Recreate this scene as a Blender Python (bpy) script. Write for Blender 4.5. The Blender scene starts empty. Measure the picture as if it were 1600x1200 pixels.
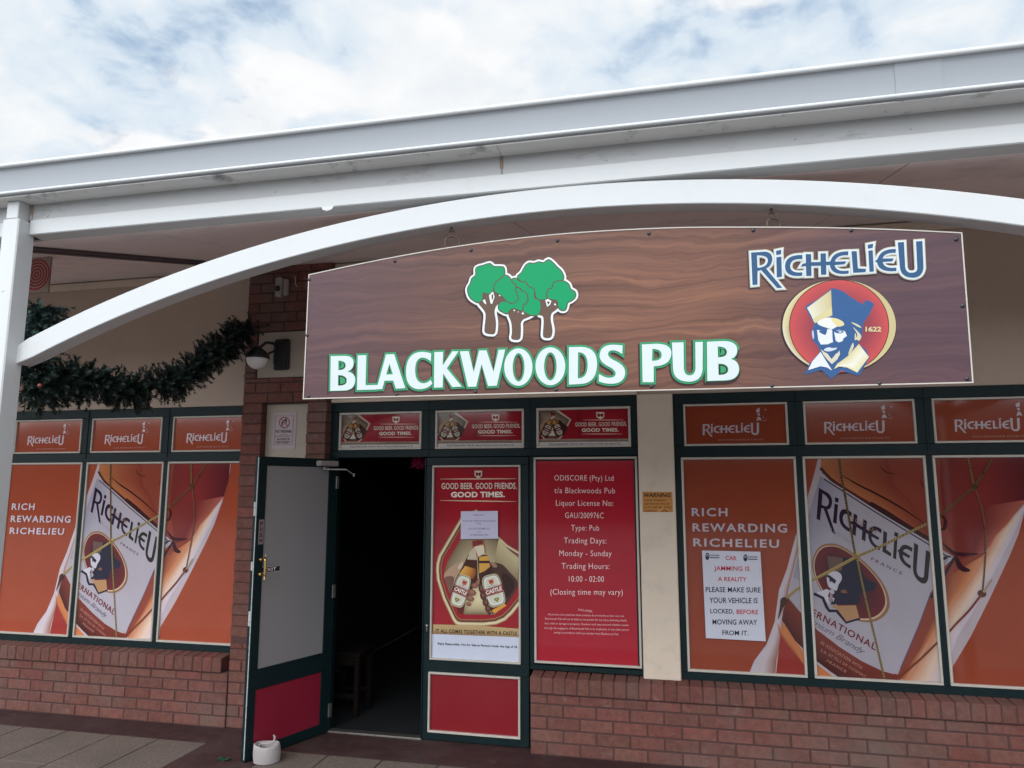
import bpy, bmesh, math, random
from math import sin, cos, pi, radians, sqrt, atan2, hypot
from mathutils import Vector, Matrix
from mathutils.geometry import tessellate_polygon
random.seed(7)
S = bpy.context.scene
COL = S.collection

# ------------------------------------------------------------------ camera, world, sun, exposure
F_PX, YAW, PITCH = 1112.67, 0.222005, 0.140892
CAM_D, CAM_H = 5.35, 1.88            # metres in front of the shop front, metres above the paving
cd = bpy.data.cameras.new('camera'); cam = bpy.data.objects.new('camera', cd); COL.objects.link(cam)
cam.location = (0, -CAM_D, CAM_H); cam.rotation_euler = (pi/2 + PITCH, 0, YAW)
cd.sensor_width = 36; cd.lens = 36*F_PX/1600; cd.clip_start = .05; cd.clip_end = 2000
S.camera = cam

SUN_EL, SUN_AZ = radians(42), radians(205)      # azimuth clockwise from +Y
w = bpy.data.worlds.new("World"); S.world = w; w.use_nodes = True
nt = w.node_tree; N = nt.nodes; L = nt.links; N.clear()
def nd(tree, t, **k):
    n = tree.nodes.new(t)
    for a, b in k.items(): setattr(n, a, b)
    return n
wout = nd(nt, 'ShaderNodeOutputWorld')
sky = nd(nt, 'ShaderNodeTexSky', sky_type='NISHITA', sun_disc=False, sun_elevation=SUN_EL, sun_rotation=SUN_AZ)
bg1 = nd(nt, 'ShaderNodeBackground'); bg1.inputs[1].default_value = .14; L.new(sky.outputs[0], bg1.inputs[0])
geo = nd(nt, 'ShaderNodeTexCoord')
sep = nd(nt, 'ShaderNodeSeparateXYZ'); L.new(geo.outputs['Generated'], sep.inputs[0])
def wm(op, a, b=None, clamp=False):
    n = nd(nt, 'ShaderNodeMath', operation=op, use_clamp=clamp)
    for i, v in enumerate((a, b)):
        if v is None: continue
        if isinstance(v, (int, float)): n.inputs[i].default_value = v
        else: L.new(v, n.inputs[i])
    return n.outputs[0]
zc = wm('ADD', wm('MAXIMUM', sep.outputs[2], 0.0), .25)
cx_ = wm('DIVIDE', sep.outputs[0], zc); cy_ = wm('DIVIDE', sep.outputs[1], zc)
cmb = nd(nt, 'ShaderNodeCombineXYZ'); L.new(cx_, cmb.inputs[0]); L.new(cy_, cmb.inputs[1])
def wnoise(scale, detail, rough, dist=0, off=(0, 0, 0)):
    mp = nd(nt, 'ShaderNodeMapping'); mp.inputs['Location'].default_value = off; L.new(cmb.outputs[0], mp.inputs[0])
    n = nd(nt, 'ShaderNodeTexNoise'); n.inputs['Scale'].default_value = scale; n.inputs['Detail'].default_value = detail
    n.inputs['Roughness'].default_value = rough; n.inputs['Distortion'].default_value = dist
    L.new(mp.outputs[0], n.inputs['Vector']); return n.outputs['Fac']
def wramp(fac, stops):
    r = nd(nt, 'ShaderNodeValToRGB'); e = r.color_ramp.elements
    while len(e) < len(stops): e.new(.5)
    for el, (p, c) in zip(e, stops): el.position = p; el.color = (*c, 1)
    L.new(fac, r.inputs[0]); return r
big = wnoise(1.7, 7, .52, .3, (3.1, .6, 0))
small = wnoise(11, 5, .55, .3, (1.2, 5.0, 0))
mixf = wm('ADD', wm('MULTIPLY', big, .58), wm('MULTIPLY', small, .42))
ccol = wramp(mixf, [(.33, (.44, .57, .70)), (.41, (.55, .64, .73)), (.48, (.63, .695, .755)), (.55, (.715, .75, .78)), (.64, (.79, .795, .80))])
cum = wnoise(2.9, 9, .48, .25, (.4, 2.2, 0))      # heaped white cloud with firmer edges
cmask = wramp(cum, [(.53, (0, 0, 0)), (.575, (1, 1, 1))])
cshade = wramp(wnoise(6, 6, .55, .3, (7, 1, 0)), [(.35, (.70, .73, .76)), (.62, (.80, .805, .81))])
cmix = nd(nt, 'ShaderNodeMix', data_type='RGBA'); L.new(cmask.outputs[0], cmix.inputs[0]); L.new(ccol.outputs[0], cmix.inputs[6]); L.new(cshade.outputs[0], cmix.inputs[7])
bg2 = nd(nt, 'ShaderNodeBackground'); L.new(cmix.outputs[2], bg2.inputs[0])
# thin cloud is brighter round the veiled sun, which stands behind the camera
dt = nd(nt, 'ShaderNodeVectorMath', operation='DOT_PRODUCT'); L.new(geo.outputs['Generated'], dt.inputs[0])
dt.inputs[1].default_value = (sin(SUN_AZ)*cos(SUN_EL), cos(SUN_AZ)*cos(SUN_EL), sin(SUN_EL))
glow = nd(nt, 'ShaderNodeMapRange', interpolation_type='SMOOTHSTEP'); L.new(dt.outputs['Value'], glow.inputs[0])
glow.inputs[1].default_value = .25; glow.inputs[2].default_value = 1; glow.inputs[3].default_value = 1.0; glow.inputs[4].default_value = 4.2
L.new(glow.outputs[0], bg2.inputs[1])
cover = wramp(mixf, [(.34, (.55,)*3), (.43, (1,)*3)])
mx = nd(nt, 'ShaderNodeMixShader'); L.new(cover.outputs[0], mx.inputs[0]); L.new(bg1.outputs[0], mx.inputs[1]); L.new(bg2.outputs[0], mx.inputs[2])
L.new(mx.outputs[0], wout.inputs[0])
sl = bpy.data.lights.new('sun', 'SUN'); sl.energy = .6; sl.angle = radians(30); sl.color = (1, .96, .9)
so = bpy.data.objects.new('sun', sl); COL.objects.link(so)
sd = Vector((sin(SUN_AZ)*cos(SUN_EL), cos(SUN_AZ)*cos(SUN_EL), sin(SUN_EL)))
so.rotation_euler = sd.to_track_quat('Z', 'Y').to_euler()
S.view_settings.view_transform = 'Standard'; S.view_settings.look = 'None'
S.view_settings.exposure = .3; S.view_settings.gamma = 1
S.cycles.max_bounces = 8; S.cycles.diffuse_bounces = 4

# ------------------------------------------------------------------ pixel of the photograph -> point of a known plane
_f = Vector((-sin(YAW)*cos(PITCH), cos(YAW)*cos(PITCH), sin(PITCH)))
_r = Vector((cos(YAW), sin(YAW), 0)); _u = _r.cross(_f)
def ray(px, py): return _f*F_PX + _r*(px-800) + _u*(600-py)
def at(px, py, Y=0.0):               # (X, Z) on the upright plane at depth Y
    v = ray(px, py); t = (Y+CAM_D)/v.y
    return (t*v.x, CAM_H+t*v.z)
def atX(px, py, X):
    v = ray(px, py); t = X/v.x
    return Vector((X, t*v.y-CAM_D, CAM_H+t*v.z))
def ground(px, py, z=0.0):
    v = ray(px, py); t = (z-CAM_H)/v.z
    return Vector((t*v.x, t*v.y-CAM_D, z))
def crop(ox, oy, s, Y=0.0, dx=0.0):  # mapper for points noted on an enlarged piece of the photograph
    def m(p):
        x, z = at(ox+p[0]/s, oy+p[1]/s, Y); return (x+dx, z)
    return m

# ------------------------------------------------------------------ materials
def lin(c): c /= 255.; return c/12.92 if c <= .04045 else ((c+.055)/1.055)**2.4
def ink(r, g, b, k=1.0): return tuple(min(.92, lin(v)*k) for v in (r, g, b))
def newmat(name):
    m = bpy.data.materials.new(name); m.use_nodes = True
    return m, m.node_tree, m.node_tree.nodes['Principled BSDF']
def mathn(t, op, a, b=None, clamp=False):
    n = nd(t, 'ShaderNodeMath', operation=op, use_clamp=clamp)
    for i, v in enumerate((a, b)):
        if v is None: continue
        if isinstance(v, (int, float)): n.inputs[i].default_value = v
        else: t.links.new(v, n.inputs[i])
    return n.outputs[0]
def noise(t, scale, detail=4, rough=.55, sc=(1, 1, 1), dist=0):
    tc = nd(t, 'ShaderNodeTexCoord'); mp = nd(t, 'ShaderNodeMapping'); mp.inputs['Scale'].default_value = sc
    t.links.new(tc.outputs['Object'], mp.inputs[0])
    n = nd(t, 'ShaderNodeTexNoise'); n.inputs['Scale'].default_value = scale; n.inputs['Detail'].default_value = detail
    n.inputs['Roughness'].default_value = rough; n.inputs['Distortion'].default_value = dist
    t.links.new(mp.outputs[0], n.inputs['Vector']); return n.outputs['Fac']
def ramp(t, fac, stops):
    r = nd(t, 'ShaderNodeValToRGB'); e = r.color_ramp.elements
    while len(e) < len(stops): e.new(.5)
    for el, (p, c) in zip(e, stops):
        el.position = p; el.color = (*((c,)*3 if isinstance(c, (int, float)) else c), 1)
    t.links.new(fac, r.inputs[0]); return r.outputs[0]
def mixc(t, fac, a, b, mode='MIX'):
    n = nd(t, 'ShaderNodeMix', data_type='RGBA', blend_type=mode)
    for sock, v in ((n.inputs[0], fac), (n.inputs[6], a), (n.inputs[7], b)):
        if hasattr(v, 'is_output'): t.links.new(v, sock)
        elif isinstance(v, (int, float)): sock.default_value = v
        else: sock.default_value = (*v, 1)
    return n.outputs[2]
def bump(t, b, h, strength, dist):
    n = nd(t, 'ShaderNodeBump'); n.inputs['Strength'].default_value = strength; n.inputs['Distance'].default_value = dist
    t.links.new(h, n.inputs['Height']); t.links.new(n.outputs[0], b.inputs['Normal'])
def paint(name, col, rough=.5, var=.12, scale=6, bmp=0, bscale=60, dirt=None, dirtamt=.5, metal=0, spec=.5, sc=(1, 1, 1), dlo=.52, dhi=.72):
    m, t, b = newmat(name)
    n1 = noise(t, scale, 5, .6, sc)
    c = mixc(t, n1, tuple(v*(1-var) for v in col), tuple(min(.95, v*(1+var)) for v in col))
    if dirt:
        n2 = noise(t, scale*1.7, 8, .7, sc)
        c = mixc(t, mathn(t, 'MULTIPLY', ramp(t, n2, [(dlo, 0), (dhi, 1)]), dirtamt), c, dirt)
    t.links.new(c, b.inputs['Base Color'])
    b.inputs['Roughness'].default_value = rough; b.inputs['Metallic'].default_value = metal; b.inputs['Specular IOR Level'].default_value = spec
    r = ramp(t, n1, [(0, max(0, rough-.08)), (1, min(1, rough+.08))]); t.links.new(r, b.inputs['Roughness'])
    if bmp: bump(t, b, noise(t, bscale, 4, .6), bmp, .004)
    return m
def inked(name, rough, var=.06, bmp=0, bscale=90, spec=.5, scale=14, grime=0):
    m, t, b = newmat(name)
    a = nd(t, 'ShaderNodeAttribute', attribute_name='ink')
    n1 = noise(t, scale, 6, .65)
    c = mixc(t, 1.0, a.outputs['Color'], ramp(t, n1, [(.2, 1-var*2), (.8, 1+var)]), 'MULTIPLY')
    if grime:
        c = mixc(t, mathn(t, 'MULTIPLY', ramp(t, noise(t, 1.3, 7, .68), [(.46, 0), (.68, 1)]), grime), c, (.13, .115, .10))
        c = mixc(t, mathn(t, 'MULTIPLY', ramp(t, noise(t, 9, 6, .7), [(.60, 0), (.74, 1)]), grime), c, (.26, .20, .18))
    t.links.new(c, b.inputs['Base Color']); b.inputs['Roughness'].default_value = rough; b.inputs['Specular IOR Level'].default_value = spec
    if bmp: bump(t, b, noise(t, bscale, 5, .65), bmp, .003)
    return m
M = {}
M['white'] = paint('white_gloss_paint', (.525, .535, .54), .45, .05, 3, .10, 22, (.42, .40, .37), .5, dlo=.58, dhi=.8)
M['fascia'] = paint('grimy_white_paint', (.43, .43, .435), .6, .06, 2.5, .1, 20, (.22, .21, .20), .75, sc=(1, 1, 4), dlo=.56, dhi=.72)
M['gutter'] = paint('grey_gutter_enamel', (.265, .28, .305), .38, .05, 1.5, .05, 9, (.30, .30, .31), .5, sc=(1, 1, 5))
M['ceil'] = paint('ceiling_paint', (.86, .76, .745), .8, .06, 1.2, .05, 30, (.30, .25, .24), .4)
M['plaster'] = paint('cream_wall_plaster', (.44, .345, .28), .85, .07, 2, .25, 70, (.30, .25, .22), .35)
M['plaster2'] = paint('cream_pier_plaster', (.60, .495, .40), .8, .06, 3, .25, 80, (.34, .30, .26), .4)
M['green'] = paint('dark_green_enamel', (.003, .0125, .015), .5, .2, 5, .08, 30, (.02, .03, .03), .35, 0, .22)
M['bead'] = paint('cream_glazing_bead', (.46, .42, .37), .45, .06, 8, 0, 30, (.35, .32, .28), .4)
M['brick'] = inked('red_face_brick', .85, .22, .6, 60, .3, 25, .5)
M['mortar'] = paint('dark_mortar', (.075, .036, .031), .95, .2, 20, .5, 120)
M['print'] = inked('printed_vinyl', .07, .05, 0, 90, .5, 3)
M['board'] = inked('printed_board', .35, .04, 0, 90, .15, 3)
M['paper'] = inked('printed_paper', .8, .03, .15, 25, .2, 6)
M['black'] = paint('black_metal', (.012, .013, .017), .4, .15, 8, .05)
M['steel'] = paint('dull_steel', (.35, .33, .31), .4, .1, 20, 0, 60, (.16, .1, .07), .6, .9)
M['rusty'] = paint('rusty_steel', (.11, .085, .07), .6, .25, 30, .1, 80, (.16, .07, .03), .6, .6)
M['brass'] = paint('polished_brass', (.75, .52, .20), .25, .1, 12, 0, 60, None, 0, 1)
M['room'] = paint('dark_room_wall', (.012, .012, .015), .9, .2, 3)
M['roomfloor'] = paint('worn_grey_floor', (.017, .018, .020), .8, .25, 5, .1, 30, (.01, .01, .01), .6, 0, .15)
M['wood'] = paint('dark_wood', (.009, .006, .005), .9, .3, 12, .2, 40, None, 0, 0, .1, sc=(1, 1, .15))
M['asphalt'] = paint('asphalt', (.15, .145, .14), .95, .25, 10, .6, 160)
M['redpave'] = inked('red_paving', .75, .25, .4, 90, .4, 10, .25)
M['aggregate'] = None
M['frost'] = paint('frosted_film', (.235, .225, .23), .3, .07, .9, .02, 6, (.23, .23, .235), .25, dlo=.45, dhi=.8)
M['kick'] = paint('red_panel_gloss', ink(165, 28, 42, .54), .35, .05, 4, .04, 18)
M['opal'] = paint('opal_glass', (.78, .76, .76), .2, .03, 5)
M['stone'] = paint('whitewashed_stone', (.33, .295, .29), .85, .15, 9, .6, 45, (.25, .2, .2), .5)
M['greyplastic'] = paint('grey_plastic', (.30, .27, .26), .5, .08, 20)
M['pipe'] = paint('dark_batten_paint', (.10, .075, .085), .6, .2, 5, .2, 30)
M['roof'] = paint('roof_sheet', (.62, .63, .64), .45, .05, 3)
def m_aggregate():
    m, t, b = newmat('exposed_aggregate')
    n1 = noise(t, 70, 6, .75); n2 = noise(t, 3, 5, .6)
    c = mixc(t, ramp(t, n1, [(.3, 0), (.7, 1)]), (.064, .046, .039), (.175, .132, .108))
    c = mixc(t, mathn(t, 'MULTIPLY', ramp(t, n2, [(.45, 0), (.7, 1)]), .45), c, (.07, .055, .05))
    t.links.new(c, b.inputs['Base Color']); b.inputs['Roughness'].default_value = .9
    bump(t, b, n1, .7, .004); return m
M['aggregate'] = m_aggregate()
def m_signwood():
    m, t, b = newmat('printed_wood_grain')
    tc = nd(t, 'ShaderNodeTexCoord'); sp = nd(t, 'ShaderNodeSeparateXYZ'); t.links.new(tc.outputs['Object'], sp.inputs[0])
    warp = noise(t, 1.5, 4, .55, (1, 1, 2.0), .3)
    zz = mathn(t, 'ADD', sp.outputs[2], mathn(t, 'MULTIPLY', warp, .20))
    cb = nd(t, 'ShaderNodeCombineXYZ'); t.links.new(mathn(t, 'MULTIPLY', sp.outputs[0], .55), cb.inputs[0]); t.links.new(mathn(t, 'MULTIPLY', zz, 29), cb.inputs[2])
    g = nd(t, 'ShaderNodeTexNoise'); g.inputs['Scale'].default_value = 1.0; g.inputs['Detail'].default_value = 6; g.inputs['Roughness'].default_value = .62; t.links.new(cb.outputs[0], g.inputs['Vector'])
    cb2 = nd(t, 'ShaderNodeCombineXYZ'); t.links.new(mathn(t, 'MULTIPLY', sp.outputs[0], 3), cb2.inputs[0]); t.links.new(mathn(t, 'MULTIPLY', zz, 120), cb2.inputs[2])
    g2 = nd(t, 'ShaderNodeTexNoise'); g2.inputs['Scale'].default_value = 1.0; g2.inputs['Detail'].default_value = 3; t.links.new(cb2.outputs[0], g2.inputs['Vector'])
    c = ramp(t, g.outputs['Fac'], [(.24, (.055, .026, .021)), (.38, (.098, .046, .036)), (.50, (.132, .063, .048)), (.62, (.172, .084, .060)), (.80, (.27, .14, .088))])
    c = mixc(t, .55, c, ramp(t, g2.outputs['Fac'], [(.3, .72), (.7, 1.2)]), 'MULTIPLY')
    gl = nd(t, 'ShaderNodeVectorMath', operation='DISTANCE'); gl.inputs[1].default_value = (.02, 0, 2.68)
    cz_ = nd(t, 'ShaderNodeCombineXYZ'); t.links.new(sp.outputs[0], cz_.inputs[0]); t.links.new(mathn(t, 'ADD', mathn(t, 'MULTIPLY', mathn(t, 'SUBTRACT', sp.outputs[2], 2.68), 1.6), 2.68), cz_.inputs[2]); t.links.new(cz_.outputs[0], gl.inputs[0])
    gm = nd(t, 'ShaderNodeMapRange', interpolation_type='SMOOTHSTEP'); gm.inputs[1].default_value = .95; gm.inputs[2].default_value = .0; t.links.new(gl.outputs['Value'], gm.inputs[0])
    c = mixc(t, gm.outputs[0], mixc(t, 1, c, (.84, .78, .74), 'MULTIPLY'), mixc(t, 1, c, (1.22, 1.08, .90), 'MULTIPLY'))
    # colour turns to plum towards both ends
    dl = nd(t, 'ShaderNodeMapRange', interpolation_type='SMOOTHSTEP'); dl.inputs[1].default_value = -.75; dl.inputs[2].default_value = -1.85; t.links.new(sp.outputs[0], dl.inputs[0])
    dr = nd(t, 'ShaderNodeMapRange', interpolation_type='SMOOTHSTEP'); dr.inputs[1].default_value = .15; dr.inputs[2].default_value = .95; t.links.new(sp.outputs[0], dr.inputs[0])
    e = mathn(t, 'MAXIMUM', dl.outputs[0], dr.outputs[0])
    plum = mixc(t, .3, (.062, .036, .058), c, 'MIX')
    c = mixc(t, mathn(t, 'MULTIPLY', mathn(t, 'ADD', mathn(t, 'MULTIPLY', dr.outputs[0], .9), mathn(t, 'MULTIPLY', dl.outputs[0], .8)), 1.0), c, plum)
    t.links.new(c, b.inputs['Base Color']); b.inputs['Roughness'].default_value = .34; b.inputs['Specular IOR Level'].default_value = .22
    return m
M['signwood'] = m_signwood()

# ------------------------------------------------------------------ mesh helpers
def world_loc(o):
    v = Vector((0, 0, 0))
    while o: v += o.location; o = o.parent
    return v
def props(o, label=None, cat=None, group=None, kind=None):
    if label: o['label'] = label
    if cat: o['category'] = cat
    if group: o['group'] = group
    if kind: o['kind'] = kind
    return o
def thing(name, loc, label, cat, group=None):
    o = bpy.data.objects.new(name, None); COL.objects.link(o); o.location = loc; o.empty_display_size = .1
    return props(o, label, cat, group)
class MB:
    def __init__(s): s.v = []; s.f = []; s.c = []; s.m = []; s.tf = None; s.col = None; s.mi = 0
    def add(s, vs, fs, col=None):
        o = len(s.v)
        s.v += [tuple(s.tf(*p)) if s.tf else tuple(p) for p in vs]
        for f in fs: s.f.append([i+o for i in f]); s.c.append(col or s.col or (1, 1, 1)); s.m.append(s.mi)
    def box(s, x0, x1, y0, y1, z0, z1, b=.002, col=None):
        lo = (min(x0, x1), min(y0, y1), min(z0, z1)); hi = (max(x0, x1), max(y0, y1), max(z0, z1))
        b = min(b, *[(h-l)*.4 for l, h in zip(lo, hi)])
        vs = []; idx = {}
        for i in (0, 1):
            for j in (0, 1):
                for k in (0, 1):
                    base = [(hi if q else lo)[a] for a, q in enumerate((i, j, k))]; sg = [-1 if q else 1 for q in (i, j, k)]
                    for a in range(3):       # vertex lying on the face whose normal is axis a
                        p = [base[q] + (0 if q == a else sg[q]*b) for q in range(3)]
                        idx[i, j, k, a] = len(vs); vs.append(p)
        fs = []
        for a in range(3):
            o1, o2 = [q for q in range(3) if q != a]
            for side in (0, 1):
                f = []
                for q1, q2 in ((0, 0), (1, 0), (1, 1), (0, 1)):
                    k = [0]*3; k[a] = side; k[o1] = q1; k[o2] = q2; f.append(idx[k[0], k[1], k[2], a])
                fs.append(f)
        for a in range(3):                   # edges along axis a
            o1, o2 = [q for q in range(3) if q != a]
            for q1 in (0, 1):
                for q2 in (0, 1):
                    k0 = [0]*3; k0[o1] = q1; k0[o2] = q2; k1 = k0[:]; k1[a] = 1
                    fs.append([idx[(*k0, o1)], idx[(*k1, o1)], idx[(*k1, o2)], idx[(*k0, o2)]])
        for i in (0, 1):
            for j in (0, 1):
                for k in (0, 1): fs.append([idx[i, j, k, a] for a in range(3)])
        s.add(vs, fs, col)
    def sweep(s, rings, closed=True, cap=True, col=None):   # rings: lists of 3D points
        n = len(rings[0]); vs = [p for r in rings for p in r]; fs = []
        for i in range(len(rings)-1):
            for j in range(n if closed else n-1):
                a, b = i*n+j, i*n+(j+1) % n; fs.append([a, b, b+n, a+n])
        if cap: fs += [list(range(n)), list(range((len(rings)-1)*n, len(rings)*n))]
        s.add(vs, fs, col)
    def tube(s, pts, r, n=10, cap=True, col=None):
        pts = [Vector(p) for p in pts]; rs = r if isinstance(r, (list, tuple)) else [r]*len(pts); rings = []
        ref = None
        for i, p in enumerate(pts):
            d = (pts[min(i+1, len(pts)-1)]-pts[max(i-1, 0)]).normalized()
            if ref is None: ref = Vector((0, 0, 1)) if abs(d.z) < .9 else Vector((1, 0, 0))
            a = d.cross(ref).normalized(); b2 = a.cross(d).normalized(); ref = b2
            rings.append([p + (a*cos(2*pi*k/n)+b2*sin(2*pi*k/n))*rs[i] for k in range(n)])
        s.sweep(rings, True, cap, col)
    def lathe(s, c, prof, n=24, axis=Vector((0, 0, 1)), cap=True, col=None):
        c = Vector(c); axis = axis.normalized(); a = axis.cross(Vector((0, 1, 0)) if abs(axis.y) < .9 else Vector((1, 0, 0))).normalized(); b2 = axis.cross(a)
        s.sweep([[c+axis*h+(a*cos(2*pi*k/n)+b2*sin(2*pi*k/n))*max(r, 1e-4) for k in range(n)] for r, h in prof], True, cap, col)
    def torus(s, c, R, r, ax1, ax2, n=20, m=8, a0=0, a1=2*pi):
        c = Vector(c); ax1 = Vector(ax1); ax2 = Vector(ax2)
        pts = [c+ax1*R*cos(a0+(a1-a0)*i/n)+ax2*R*sin(a0+(a1-a0)*i/n) for i in range(n+1)]
        s.tube(pts, r, m)
    def build(s, name, mats, parent=None, smooth=False, recalc=True):
        me = bpy.data.meshes.new(name); me.from_pydata(s.v, [], s.f)
        for m in (mats if isinstance(mats, (list, tuple)) else [mats]): me.materials.append(m)
        at_ = me.attributes.new('ink', 'FLOAT_COLOR', 'CORNER'); d = []
        for p, c in zip(me.polygons, s.c):
            d += (list(c)+[1])*p.loop_total
        at_.data.foreach_set('color', d)
        me.polygons.foreach_set('material_index', s.m)
        if recalc:
            bm = bmesh.new(); bm.from_mesh(me); bmesh.ops.recalc_face_normals(bm, faces=bm.faces); bm.to_mesh(me); bm.free()
        if smooth:
            me.polygons.foreach_set('use_smooth', [True]*len(me.polygons)); me.set_sharp_from_angle(angle=radians(40))
        o = bpy.data.objects.new(name, me); COL.objects.link(o)
        if parent: o.parent = parent; o.location = -world_loc(parent)
        return o
def rows(mb, x0, x1, rws, y0, y1, b=.003):
    """rws: list of (z0, z1, [(hx0, hx1), ...]) strips with holes"""
    for z0, z1, holes in rws:
        x = x0
        for h0, h1 in list(holes)+[(x1, x1)]:
            if h0-x > .002: mb.box(x, h0, y0, y1, z0, z1, b)
            x = h1
def ring(mb, x0, x1, z0, z1, w_, y0, y1, b=.003):
    mb.box(x0, x1, y0, y1, z0, z0+w_, b); mb.box(x0, x1, y0, y1, z1-w_, z1, b)
    mb.box(x0, x0+w_, y0, y1, z0+w_+.0006, z1-w_-.0006, b); mb.box(x1-w_, x1, y0, y1, z0+w_+.0006, z1-w_-.0006, b)

# ------------------------------------------------------------------ flat printed artwork (posters, lettering, notices)
def path(d, n=7):
    """tiny svg path: M L Q Z with absolute coordinates -> list of loops"""
    tk = d.replace(',', ' ').replace('M', ' M ').replace('L', ' L ').replace('Q', ' Q ').replace('Z', ' Z ').split()
    loops = []; cur = []; i = 0; cmd = None
    while i < len(tk):
        if tk[i] in 'MLQZ':
            cmd = tk[i]; i += 1
            if cmd == 'Z': loops.append(cur); cur = []
            continue
        if cmd in 'ML': cur.append((float(tk[i]), float(tk[i+1]))); i += 2; cmd = 'L'
        else:
            p0 = cur[-1]; c = (float(tk[i]), float(tk[i+1])); p1 = (float(tk[i+2]), float(tk[i+3])); i += 4
            for k in range(1, n+1):
                t = k/n; cur.append(tuple((1-t)**2*a+2*t*(1-t)*b_+t*t*e for a, b_, e in zip(p0, c, p1)))
    if cur: loops.append(cur)
    return loops
def smoothloop(p, n=4, closed=True):
    out = []; m = len(p)
    for i in range(m if closed else m-1):
        if closed: a, b, c, d = p[i-1], p[i], p[(i+1) % m], p[(i+2) % m]
        else: a, b, c, d = p[max(i-1, 0)], p[i], p[i+1], p[min(i+2, m-1)]
        for k in range(n):
            t = k/n
            out.append(tuple(.5*(2*b[q]+(c[q]-a[q])*t+(2*a[q]-5*b[q]+4*c[q]-d[q])*t*t+(3*b[q]-a[q]-3*c[q]+d[q])*t**3) for q in (0, 1)))
    if not closed: out.append(p[-1])
    return out
def area(p): return .5*sum(p[i-1][0]*p[i][1]-p[i][0]*p[i-1][1] for i in range(len(p)))
def clean(p):
    o = []
    for q in p:
        if not o or hypot(q[0]-o[-1][0], q[1]-o[-1][1]) > 1e-7: o.append(q)
    if len(o) > 2 and hypot(o[0][0]-o[-1][0], o[0][1]-o[-1][1]) < 1e-7: o.pop()
    return o
def offset(p, d):
    p = clean(p); s = 1 if area(p) > 0 else -1; out = []; n = len(p)
    for i in range(n):
        a, b, c = p[i-1], p[i], p[(i+1) % n]
        def nrm(u, v):
            l = hypot(v[0]-u[0], v[1]-u[1]); return ((v[1]-u[1])/l*s, -(v[0]-u[0])/l*s)
        n1, n2 = nrm(a, b), nrm(b, c); mx_, my = n1[0]+n2[0], n1[1]+n2[1]; l2 = mx_*mx_+my*my
        k = 2/max(l2, .9); out.append((b[0]+mx_*k*d, b[1]+my*k*d))
    return out
ELL = lambda cx, cy, rx, ry, n=40, rot=0: [(cx+rx*cos(2*pi*i/n)*cos(rot)-ry*sin(2*pi*i/n)*sin(rot), cy+rx*cos(2*pi*i/n)*sin(rot)+ry*sin(2*pi*i/n)*cos(rot)) for i in range(n)]
_txt = {}
def glyphs(s, bold, space, shear):
    k = (s, bold, space, shear)
    if k not in _txt:
        cu = bpy.data.curves.new('t', 'FONT'); cu.body = s; cu.size = 1; cu.offset = bold; cu.space_character = space; cu.shear = shear; cu.resolution_u = 3
        o = bpy.data.objects.new('t', cu); COL.objects.link(o)
        bpy.context.view_layer.update()
        me = bpy.data.meshes.new_from_object(o.evaluated_get(bpy.context.evaluated_depsgraph_get()))
        _txt[k] = ([tuple(v.co[:2]) for v in me.vertices], [list(p.vertices) for p in me.polygons])
        bpy.data.objects.remove(o); bpy.data.curves.remove(cu); bpy.data.meshes.remove(me)
    return _txt[k]
STEP = 7e-5
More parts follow.
